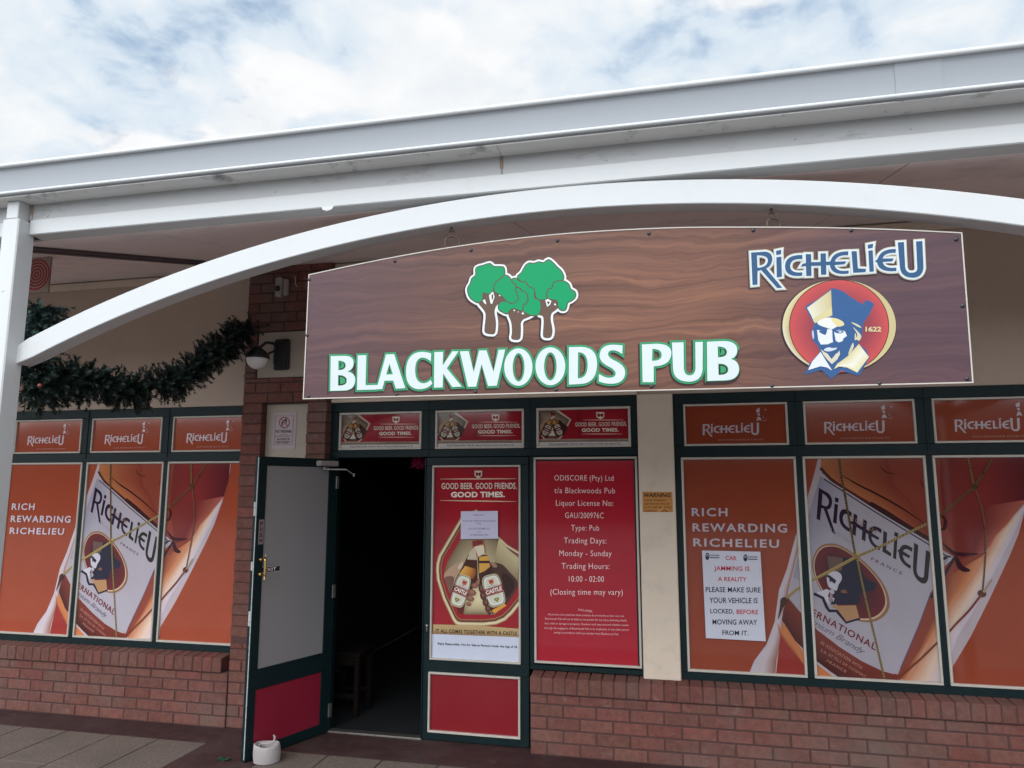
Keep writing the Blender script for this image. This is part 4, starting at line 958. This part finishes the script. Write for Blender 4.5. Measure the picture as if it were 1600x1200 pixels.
shapes += [[[c5(p) for p in l] for l in (ELL(1460, 253, 104, 138, 44), ELL(1462, 255, 43, 104, 36))]]
shapes += [[[c6(p) for p in l] for l in (ELL(98, 303, 113, 144, 44), ELL(98, 304, 47, 106, 36))]]
shapes += [[[c6(p) for p in l] for l in path(d)] for d in BL6]
A = Art(YS-.0012); A.k = .74
for sh in shapes:
    sh = [clean(l) for l in sh]; big_ = max(sh, key=lambda l: abs(area(l)))
    A.poly([[(x-.006, z-.006) for x, z in offset(l, .011 if l is big_ else -.011)] for l in sh], (66, 46, 46))
for sh in shapes:
    sh = [clean(l) for l in sh]; big_ = max(sh, key=lambda l: abs(area(l)))
    A.poly([offset(l, .0095 if l is big_ else -.0085) for l in sh], (62, 160, 112))
for sh in shapes:
    sh = [clean(l) for l in sh]; big_ = max(sh, key=lambda l: abs(area(l)))
    A.poly([offset(l, .003 if l is big_ else -.003) for l in sh], (46, 140, 92))
for sh in shapes: A.poly(sh, (222, 232, 234))
A.build('lettering', M['board'], P)
# three green trees
A = Art(YS-.0012, crop(710, 380, 6.667, YS)); A.k = .74
TG, TBr = (4, 158, 100), (108, 84, 72)
tr = dict(
 a=[(225, 275), (245, 250), (300, 235), (370, 215), (410, 245), (480, 248), (518, 262), (520, 340), (480, 375), (440, 405), (420, 440), (405, 490), (370, 530), (300, 520), (295, 580), (255, 620), (205, 600), (160, 560), (140, 480), (170, 420), (185, 370), (225, 335)],
 b=[(520, 340), (560, 345), (590, 380), (610, 420), (640, 440), (640, 500), (665, 570), (640, 610), (600, 628), (540, 600), (490, 545), (425, 510), (415, 450), (440, 405), (480, 375)],
 ta=[(300, 525), (360, 535), (405, 500), (430, 520), (490, 545), (535, 600), (470, 625), (430, 660), (415, 720), (430, 820), (422, 930), (380, 945), (325, 930), (320, 880), (330, 780), (325, 720), (290, 670), (258, 625), (295, 585)],
 cc=[(650, 465), (690, 480), (700, 500), (745, 520), (765, 580), (745, 630), (715, 640), (710, 700), (680, 700), (620, 680), (580, 700), (550, 735), (500, 715), (465, 690), (465, 640), (500, 610), (560, 610), (600, 628), (640, 612), (670, 570), (650, 510)],
 tc=[(565, 735), (590, 690), (625, 680), (690, 705), (740, 740), (790, 758), (720, 790), (690, 830), (690, 900), (682, 990), (640, 1005), (598, 990), (605, 930), (598, 830)],
 d=[(600, 380), (640, 368), (680, 400), (740, 402), (780, 455), (830, 475), (835, 570), (890, 600), (900, 680), (880, 740), (820, 755), (760, 735), (715, 700), (715, 640), (765, 600), (745, 520), (700, 500), (690, 470), (650, 455), (610, 410)],
 e=[(660, 350), (700, 310), (740, 240), (780, 210), (830, 214), (880, 198), (930, 207), (980, 175), (1030, 210), (1066, 248), (1110, 290), (1138, 350), (1120, 395), (1050, 405), (1020, 470), (970, 490), (960, 580), (860, 580), (835, 480), (780, 450), (740, 400), (690, 395)],
 f=[(1040, 410), (1130, 395), (1190, 430), (1210, 480), (1255, 510), (1260, 560), (1220, 600), (1180, 620), (1160, 690), (1120, 700), (1085, 670), (1070, 600), (985, 580), (965, 540), (985, 480), (1020, 470)],
 te=[(880, 590), (960, 582), (1045, 590), (1085, 650), (1060, 690), (1010, 730), (1000, 800), (1018, 900), (1008, 970), (970, 985), (930, 970), (930, 900), (935, 820), (925, 760), (882, 740), (905, 680)])
order = ['ta', 'tc', 'te', 'd', 'e', 'f', 'a', 'cc', 'b']
sm = {k: smoothloop(v, 3) for k, v in tr.items()}
mpx = A.mp; A.mp = lambda p: p
wl = {k: clean([mpx(p) for p in v]) for k, v in sm.items()}
for k in order: A.poly([[(x-.006, z-.006) for x, z in offset(wl[k], .0155)]], (72, 50, 50))
for k in order: A.poly([offset(wl[k], .0125)], (236, 240, 240))
for k in order[:3]: A.poly([offset(wl[k], .002)], TBr)
for k in order[3:]: A.poly([offset(wl[k], .0038)], (92, 84, 66)); A.poly([offset(wl[k], -.0012)], TG)
A.mp = mpx
for p in ([(362, 545), (405, 505), (420, 560), (395, 635), (378, 630)], [(295, 595), (322, 588), (335, 640), (312, 625)], [(948, 595), (975, 582), (1012, 605), (1000, 640), (968, 665)]): A.poly(p, (236, 240, 240))
for p in ([(388, 545), (405, 530), (406, 570), (392, 600)], [(966, 606), (1000, 614), (975, 645)]): A.poly(p, (84, 66, 62))
for x, y, r_ in ((474, 548, 9), (1050, 640, 12), (626, 702, 10), (668, 718, 6), (716, 734, 13)): A.poly(ELL(x, y, r_, r_*.8, 10, .5), (236, 240, 240))
A.build('tree_emblem', M['board'], P)
# brand lettering
A = Art(YS-.0012); A.k = .74; cb = crop(1160, 370, 5.333, YS)
bl_ = [[clean([cb(p) for p in l]) for l in g] for g in BRAND]
for d_, col_, sh_ in ((.0125, (70, 50, 62), .003), (.0098, (206, 200, 170), 0), (.0062, (222, 230, 236), 0), (-.0008, (56, 92, 130), 0)):
    for g in bl_:
        big_ = max(g, key=lambda l: abs(area(l)))
        A.poly([[(x-sh_, z-sh_) for x, z in offset(l, d_ if l is big_ else -d_)] for l in g], col_)
A.build('brand_lettering', M['board'], P)
# portrait roundel
A = Art(YS-.0012, crop(1180, 360, 5.0, YS)); A.k = .74
A.poly(ELL(650, 752, 452, 370, 60), (62, 40, 46))
o1, o2 = ELL(656, 747, 443, 362, 64), ELL(655, 750, 392, 366, 64)
A.poly(o1, (206, 188, 140)); A.strip([o1[i] for i in range(16, 33)], [o2[i] for i in range(16, 33)], (224, 218, 196), (196, 176, 120)); A.strip([o1[i] for i in range(32, 52)], [o2[i] for i in range(32, 52)], (226, 214, 170), (206, 190, 140))
A.poly(ELL(655, 748, 391, 364, 64), (84, 52, 48)); A.radial(ELL(655, 748, 384, 358, 64), (690, 760), (92, 50, 74), (204, 84, 84))
NV = (58, 96, 146)
A.poly([(388, 600), (430, 570), (500, 530), (560, 480), (600, 452), (640, 458), (690, 480), (760, 530), (815, 565), (860, 582), (838, 560), (880, 545), (932, 575), (900, 640), (842, 730), (835, 830), (805, 885), (862, 930), (894, 990), (812, 1138), (670, 1095), (595, 1162), (515, 1090), (383, 1130), (425, 1040), (505, 950), (488, 900), (450, 865), (438, 800), (460, 730), (436, 690)], NV)
CRM, WHT = (224, 210, 160), (232, 234, 240)
A.strip([(404, 606), (434, 660), (464, 726)], [(592, 466), (596, 570), (602, 664)], (230, 226, 206), (208, 192, 140))
A.poly([(464, 726), (530, 690), (602, 664), (596, 600), (450, 690)], (220, 206, 156))
A.poly(smoothloop([(484, 722), (520, 694), (580, 682), (630, 690), (682, 712), (692, 742), (640, 752), (600, 772), (560, 762), (510, 745)], 3), (236, 234, 228)); A.poly(smoothloop([(590, 690), (640, 690), (686, 716), (690, 742), (640, 750)], 3), (228, 214, 160))
A.poly([(482, 778), (512, 782), (556, 806), (562, 772), (600, 776), (604, 850), (608, 872), (566, 890), (512, 892), (492, 856)], WHT); A.poly(smoothloop([(442, 800), (452, 780), (460, 830), (452, 850)], 3), (196, 204, 220))
A.poly(smoothloop([(496, 790), (520, 782), (552, 798), (545, 818), (510, 802)], 3), NV); A.poly(smoothloop([(478, 756), (520, 764), (560, 782), (550, 790), (505, 776)], 3), NV)
A.poly([(616, 798), (650, 778), (700, 788), (716, 826), (690, 842), (682, 866), (650, 876), (628, 862)], WHT); A.poly(smoothloop([(622, 796), (655, 782), (692, 792), (670, 806), (640, 804)], 3), NV); A.poly(smoothloop([(648, 794), (664, 786), (678, 796), (660, 802)], 3), (200, 206, 220))
A.poly([(566, 772), (600, 774), (602, 800), (598, 850), (582, 812)], WHT)
A.poly(smoothloop([(502, 908), (540, 912), (575, 896), (600, 905), (642, 902), (660, 920), (610, 918), (560, 928), (522, 924)], 3), NV)
A.poly(smoothloop([(535, 932), (572, 914), (600, 920), (640, 918), (618, 936), (580, 946), (552, 944)], 3), (214, 220, 232))
A.poly([(512, 930), (545, 955), (590, 972), (640, 962), (656, 938), (662, 968), (640, 1010), (598, 1046), (562, 1010), (530, 970)], (220, 212, 190)); A.poly([(566, 968), (628, 966), (596, 1006)], NV); A.poly([(545, 955), (590, 962), (630, 952), (590, 975)], NV)
for p in ([(746, 718), (800, 736), (830, 762), (796, 752)], [(762, 756), (800, 790), (828, 828), (812, 862), (790, 850), (796, 812)], [(780, 800), (792, 850), (776, 856)], [(760, 880), (768, 910), (742, 960), (726, 962)]): A.poly(smoothloop(p, 3), (214, 208, 178))
A.poly([(510, 950), (540, 1000), (600, 1096), (560, 1072), (510, 1062), (412, 1092), (445, 1024)], WHT)
A.strip([(612, 1086), (640, 1042), (720, 985), (808, 888)], [(650, 1066), (715, 1072), (796, 1112), (888, 990)], (222, 208, 156), (226, 214, 170), (236, 232, 214))
A.text('1622', ((860, 752), (984, 752), (984, 792), (860, 792)), (222, 206, 160), .03, .95)
A.build('portrait_roundel', M['board'], P)
scr = [(483, 437), (617, 408), (736, 391), (871, 376), (1014, 365), (1177, 360), (1330, 360), (1494, 374), (480, 524), (482, 619), (620, 616), (743, 612), (869, 609), (1018, 604), (1206, 603), (1374, 599), (1511, 592), (1504, 478)]
for px, py in scr:
    x, z = at(px, py, YS); mb = MB(); mb.lathe((x, YS-.0002, z), [(.0085, 0), (.0085, .002), (.006, .0045), (.0, .0055)], 12, Vector((0, -1, 0))); mb.build('screw', M['black'], P, True)
for px, py in ((705, 380), (1206, 346)):
    x, z = at(px, py, -2.185); za = 3.2505-7.66+sqrt(7.547**2-(x-CX)**2); zt = [q_ for q_ in top if q_[0] > x][0][1]
    mb = MB(); mb.tube([(x, -2.185, za+.01), (x, -2.185, za-.022)], .006, 8); mb.torus((x, -2.185, za-.032), .014, .0045, (1, 0, 0), (0, 0, 1), 18, 8)
    zb = min(za-.05, zt+.006); mb.torus((x+.006, -2.187, (za-.05+zt)/2-.004), max(.014, (za-.05-zt)/2+.008), .0045, (.94, .34, 0), (0, 0, 1), 18, 8)
    mb.build('hanging_hook', M['rusty'], P, True)

# ================================================================== GARLAND
def fir_material():
    m, t, b = newmat('tinsel_fir'); n1 = noise(t, 6, 3, .5)
    at2 = nd(t, 'ShaderNodeAttribute', attribute_name='ink')
    t.links.new(mixc(t, 1, at2.outputs['Color'], ramp(t, n1, [(.3, .7), (.7, 1.25)]), 'MULTIPLY'), b.inputs['Base Color']); b.inputs['Roughness'].default_value = .55; return m
GP = [(66, 478, -3.66), (58, 530, -3.68), (48, 590, -3.69), (66, 622, -3.67), (104, 590, -3.58), (150, 598, -3.52), (205, 610, -3.46), (262, 600, -3.42), (302, 580, -3.38), (334, 552, -3.35), (362, 530, -3.33), (394, 512, -3.31)]
gp = [atX(a, b, X) for a, b, X in GP]
G_ = thing('fir_garland', gp[6], 'dark green artificial fir garland swagged between the white post and the wall lamp', 'garland')
mb = MB(); dense = []
for i in range(len(gp)-1):
    for k in range(10): dense.append(gp[i].lerp(gp[i+1], k/10))
dense.append(gp[-1])
for it in range(3): dense = [dense[0]]+[(dense[i-1]+dense[i]*2+dense[i+1])/4 for i in range(1, len(dense)-1)]+[dense[-1]]
mb.col = (.02, .03, .02); mb.tube(dense, .012, 6)
def sprig(p, d, ln, nn_, base):
    d = d.normalized(); a = d.orthogonal().normalized(); b = d.cross(a)
    for q in range(nn_):
        t = random.random(); th = random.random()*2*pi
        o = p+d*ln*t; out = (a*cos(th)+b*sin(th))
        nl = random.uniform(.026, .044)*(1.2-.55*t); tip = o+(out*.85+d*.65).normalized()*nl
        s_ = d.cross(out)*.005; v = random.uniform(.6, 1.35)
        mb.add([o-s_, o+s_, tip], [[0, 1, 2]], tuple(c*v for c in base))
    mb.add([p, p+a*.002, p+d*ln], [[0, 1, 2]], (.03, .035, .025))
tot = len(dense)
for i in range(1000):
    q = random.random()*(tot-2); k = int(q); p = dense[k].lerp(dense[k+1], q-k); tan = (dense[k+1]-dense[k]).normalized()
    a = tan.orthogonal().normalized(); th = random.random()*2*pi; out = a*cos(th)+tan.cross(a)*sin(th)
    d = out*random.uniform(.7, 1.2)+tan*random.uniform(-.55, .55)+Vector((0, 0, -.12))
    base = (.012, .031, .024) if random.random() < .8 else (.022, .046, .037)
    if q/tot < .18: base = (.026, .06, .054)
    sprig(p+out*.015, d, random.uniform(.09, .15)*(.85+.3*sin(k*1.7)**2), 54, base)
mb.build('foliage', fir_material(), G_, recalc=False)
mb = MB(); bp = atX(57, 602, -3.33)
for dx, dz in ((0, 0),): mb.lathe(bp+Vector((dx, .02, dz-.012)), [(.001, 0), (.009, .004), (.013, .012), (.009, .021), (.001, .025)], 10)
mb.build('berry', paint('red_berry', (.16, .03, .02), .4, .05), G_, True)

# ================================================================== SMALL THINGS
# wall lamp on the pier
c0 = at(402, 563, -.33); gx, gz = c0
LMP = thing('wall_lamp', (-3.135, -.10, 2.95), 'black bracket lamp with white opal globe at the right end of the garland', 'lamp')
mb = MB(); mb.box(-3.205, -3.07, -.125, -.086, 2.82, 3.078, .012); mb.box(-3.195, -3.08, -.15, -.125, 2.86, 3.04, .02)
for x, z in ((-3.19, 2.835), (-3.085, 2.835), (-3.085, 3.062)): mb.lathe((x, -.125, z), [(.006, 0), (.004, .003)], 8, Vector((0, -1, 0)))
mb.build('back_plate', M['black'], LMP)
mb = MB(); mb.tube([(-3.15, -.14, 3.0), (-3.17, -.2, 3.03), (-3.19, -.27, 3.02), (gx, -.33, gz+.09)], .012, 8); mb.tube([(-3.15, -.14, 2.98), (-3.16, -.2, 2.96), (-3.18, -.26, gz+.06)], .009, 8); mb.build('arm', M['black'], LMP, True)
mb = MB(); mb.lathe((gx, -.33, gz+.012), [(.093, 0), (.095, .01), (.088, .03), (.066, .06), (.035, .085), (.018, .10), (.001, .104)], 28); mb.build('hood', M['black'], LMP, True)
mb = MB(); mb.lathe((gx, -.33, gz+.014), [(.086, 0)]+[(.086*cos(a), -.086*sin(a)) for a in [pi/2*i/9 for i in range(1, 9)]]+[(.001, -.086)], 28); mb.build('globe', M['opal'], LMP, True)
# grey sensor box high on the pier
CM = thing('security_sensor', (-3.14, -.10, 3.52), 'small grey box with round dark lens high on the brick pier', 'sensor')
cx0, cz0 = at(441, 449, -.13)
mb = MB(); mb.box(cx0-.05, cx0+.01, -.165, -.10, cz0-.085, cz0+.085, .012); mb.box(cx0+.011, cx0+.055, -.15, -.10, cz0-.075, cz0+.07, .012); mb.build('housing', M['greyplastic'], CM)
mb = MB(); mb.lathe((cx0-.02, -.1655, cz0-.018), [(.026, 0), (.026, .004), (.02, .006), (.0, .003)], 18, Vector((0, -1, 0))); mb.build('lens', M['black'], CM, True)
mb = MB(); mb.tube(smoothloop([(0, 0)], 1) and [(cx0+.095, -.106, cz0+.10), (cx0+.108, -.112, cz0+.07), (cx0+.108, -.112, cz0+.03), (cx0+.122, -.106, cz0+.005)], .0035, 6); mb.build('cable', M['bead'], CM, True)
# spiral hose-reel sign hung under the ceiling
x1_, zt_ = at(80, 401, -1.6); _, zb_ = at(77, 456, -1.6)
A = Art(-1.6); A.k = 1.3
A.slab([(x1_-.235, zb_), (x1_, zb_), (x1_, zt_), (x1_-.235, zt_)], .012, (128, 112, 106))
sc_ = at(57, 429, -1.6)
for i in range(5): A.line(ELL(sc_[0], sc_[1], .016+.021*i, .016+.021*i, 30), .010, (140, 30, 38), closed=True)
o = A.build('hose_reel_sign', M['paper']); props(o, 'square white sign with red spiral under the ceiling, half behind the post', 'sign')
for x in (x1_-.2, x1_-.03): mb = MB(); mb.tube([(x, -1.594, zt_-.002), (x, -1.594, cz(-1.594)+.002)], .004, 6); mb.build('hanger', M['steel'], o)
# notices
A = Art(-.0345, crop(420, 640, 18.46, -.034)); A.k = 1.5
A.slab([(140, 90), (805, 88), (752, 1130), (85, 1130)], .001, (150, 138, 140))
for q in ([(190, 172), (728, 165), (680, 1020), (148, 1024)], [(205, 190), (712, 185), (664, 1004), (164, 1006)]): A.line(q, 9, (96, 86, 90), closed=True)
A.line(ELL(452, 372, 142, 152, 36), 26, (112, 40, 54), closed=True)
A.poly([(352, 380), (400, 345), (420, 360), (405, 470), (370, 470), (382, 400)], (34, 30, 34)); A.poly([(430, 330), (470, 262), (520, 270), (520, 370), (490, 400), (488, 320), (450, 345)], (34, 30, 34)); A.line([(360, 270), (540, 470)], 24, (112, 40, 54))
for s, x0, x1, yb, yt, bo in (('NO FIREARMS', 206, 662, 668, 580, .02), ('OR OTHER', 335, 535, 726, 704, .01), ('DANGEROUS WEAPONS', 200, 656, 778, 748, .02), ('ALLOWED ON', 242, 606, 884, 812, .02), ('THIS PROPERTY', 208, 628, 980, 906, .02)): A.text(s, ((x0, yt), (x1, yt), (x1-4, yb), (x0-4, yb)), (38, 32, 36), bo)
o = A.build('firearms_notice', M['paper']); props(o, 'white notice with a crossed red circle on the cream panel above the open door', 'notice')
A = Art(-.0365, crop(1000, 760, 24.0, -.036)); A.k = 1.1
A.slab([(84, 200), (1215, 205), (1235, 962), (104, 962)], .0012, (178, 124, 70))
A.text('WARNING', ((140, 240), (1150, 245), (1150, 402), (140, 402)), (44, 24, 20), .03, 1.0, .2)
for s, x0, x1, yb, yt in (('THESE PREMISES', 140, 985, 548, 488), ('ARE PROTECTED BY', 140, 1130, 690, 622), ('CCTV SURVEILLANCE', 140, 1180, 820, 750), ('CAMERAS', 140, 625, 948, 890)): A.text(s, ((x0, yt), (x1, yt), (x1, yb), (x0, yb)), (84, 48, 26), .02, 1.05, .15)
A.line([(800, 958), (920, 895), (1040, 958)], 34, (58, 30, 22)); A.line(smoothloop([(640, 800), (700, 900), (820, 880), (880, 700)], 4, False), 16, (206, 160, 110), taper=True)
o = A.build('warning_sign', M['paper']); props(o, 'small worn orange warning sign on the cream plaster pier between board and window', 'sign')
mb = MB(); o2_ = None
A = Art(-.0135, crop(1060, 780, 5.217, -.013)); A.k = .95
A.slab([(192, 418), (668, 428), (712, 1158), (224, 1132)], .0012, (196, 196, 208))
for s, x0, x1, yb, yt, cl in (('CAR', 384, 474, 496, 460, 0), ('JAMMING IS', 290, 580, 582, 544, 0), ('A REALITY', 322, 556, 668, 632, 0), ('PLEASE MAKE SURE', 222, 670, 758, 714, 1), ('YOUR VEHICLE IS', 252, 646, 846, 800, 1), ('LOCKED,', 260, 452, 930, 892, 1), ('BEFORE', 474, 650, 936, 898, 0), ('MOVING AWAY', 278, 642, 1022, 978, 1), ('FROM IT.', 358, 570, 1108, 1068, 1)):
    A.text(s, ((x0, yt-2), (x1, yt+2), (x1, yb+3), (x0, yb-1)), ((176, 36, 52), (40, 44, 62))[cl], .018, 1.04)
for ox, oy in ((0, 0), (310, 12)):
    A.poly(ELL(236+ox, 466+oy, 17, 30, 20), (58, 60, 72)); A.poly(ELL(236+ox, 460+oy, 10, 14, 16), (140, 142, 152)); A.poly(ELL(236+ox, 474+oy, 7, 9, 14), (24, 24, 32))
    A.text('KUNGANE', ((256+ox, 450+oy), (334+ox, 452+oy), (334+ox, 465+oy), (256+ox, 463+oy)), (66, 68, 80), .03); A.poly([(258+ox, 472+oy), (334+ox, 474+oy), (334+ox, 482+oy), (258+ox, 480+oy)], (56, 58, 70))
o = A.build('car_notice', M['paper']); props(o, 'white paper car jamming notice taped to the orange window right of the cream pier', 'notice')
A = Art(-.0225, crop(715, 795, 22.86, -.022)); A.k = 1.1
A.slab([(118, 90), (1436, 76), (1444, 1066), (112, 1084)], .001, (186, 182, 204))
for s, x0, x1, yb, yt, cl in (('PLEASE NOTE:', 560, 962, 250, 190, (160, 60, 104)), ('WE WILL BE CLOSED ON THE FOLLOWING', 184, 1356, 460, 404, (84, 80, 110)), ('DATES:', 664, 842, 552, 500, (96, 92, 120)), ('25TH /26TH DECEMBER 2021', 384, 1146, 740, 676, (104, 100, 126)), ('AND', 708, 836, 842, 798, (90, 86, 114)), ('1ST /2ND JANUARY 2022', 452, 1096, 962, 900, (84, 80, 108))): A.text(s, ((x0, yt), (x1, yt), (x1, yb), (x0, yb)), cl, .012)
o = A.build('closure_notice', M['paper']); props(o, 'small white sheet of closing dates taped over the tall red beer poster beside the doorway', 'notice')
# whitewashed door stop
g = ground(416, 1191)
DS = thing('door_stop', g, 'whitewashed tin door stop with a wire loop at the foot of the open door', 'door stop')
mb = MB(); rings = []
for r_, h in ((.070, 0), (.084, .006), (.088, .05), (.086, .09), (.083, .112), (.076, .118), (.068, .110), (.060, .085), (.001, .080)):
    rings.append([(g.x+cos(2*pi*k/28)*r_*(1.06+.05*sin(3*2*pi*k/28+h*20)), g.y+sin(2*pi*k/28)*r_*(.95+.04*cos(2*2*pi*k/28)), g.z+.004+h+.006*sin(2*pi*k/14+1)*(h > .05)) for k in range(28)])
mb.sweep(rings); mb.build('body', M['stone'], DS, True)
mb = MB(); mb.tube(smoothloop([(0, 0)], 1) and [(g.x-.055, g.y-.01, g.z+.105), (g.x-.03, g.y-.02, g.z+.128), (g.x+.02, g.y-.02, g.z+.125), (g.x+.05, g.y, g.z+.135), (g.x+.052, g.y+.01, g.z+.165), (g.x+.04, g.y+.01, g.z+.175)], .007, 8); mb.build('wire_loop', M['stone'], DS, True)
# strip of litter
g = ground(349, 1188); mb = MB()
n_ = 8; rg = []
for i in range(n_+1):
    x = g.x-.045+.09*i/n_; z = .006+.006*sin(i*1.1); rg.append([(x, g.y-.02, z), (x, g.y+.02, z+.002), (x, g.y+.02, z+.0045), (x, g.y-.02, z+.0025)])
mb.sweep(rg); o = mb.build('litter_strip', paint('green_plastic', (.012, .06, .035), .4, .1)); props(o, 'scrap of dark green plastic lying on the red paving left of the open door', 'litter')
# wooden stool inside the dark room
s0 = ground(545, 1112)
ST = thing('wooden_stool', s0, 'dark square wooden stool just inside the open doorway', 'stool')
mb = MB(); mb.box(s0.x-.15, s0.x+.15, s0.y-.15, s0.y+.15, .47, .51, .006); mb.build('seat', M['wood'], ST)
for a in (-1, 1):
    for b in (-1, 1):
        mb = MB(); mb.box(s0.x+a*.12-.02, s0.x+a*.12+.02, s0.y+b*.12-.02, s0.y+b*.12+.02, .003, .469, .003); mb.build('leg', M['wood'], ST)
for b in (-1, 1):
    for z0, z1 in ((.40, .468), (.14, .18)): mb = MB(); mb.box(s0.x-.099, s0.x+.099, s0.y+b*.12-.012, s0.y+b*.12+.012, z0, z1, .003); mb.build('stretcher', M['wood'], ST)
# pink tinsel at the head of the doorway
t0 = at(658, 724, .12); mb = MB()
for i in range(150):
    a = random.random()*2*pi; p = Vector((t0[0]+random.uniform(-.06, .05), .12+random.uniform(-.03, .03), t0[1]+random.uniform(-.03, .04)))
    d = Vector((random.gauss(0, 1), random.gauss(0, 1), random.gauss(0, 1))).normalized()*.035; s_ = d.orthogonal().normalized()*.002
    mb.add([p-d-s_, p-d+s_, p+d+s_, p+d-s_], [[0, 1, 2, 3]])
mb.tube([(t0[0]-.02, .12, t0[1]), (t0[0]-.01, .12, 2.099)], .002, 5)
o = mb.build('tinsel_bunch', paint('pink_foil', (.42, .03, .13), .25, .2, 20, 0, 60, None, 0, .6), recalc=False); props(o, 'small bunch of pink tinsel at the top corner of the dark doorway', 'tinsel')
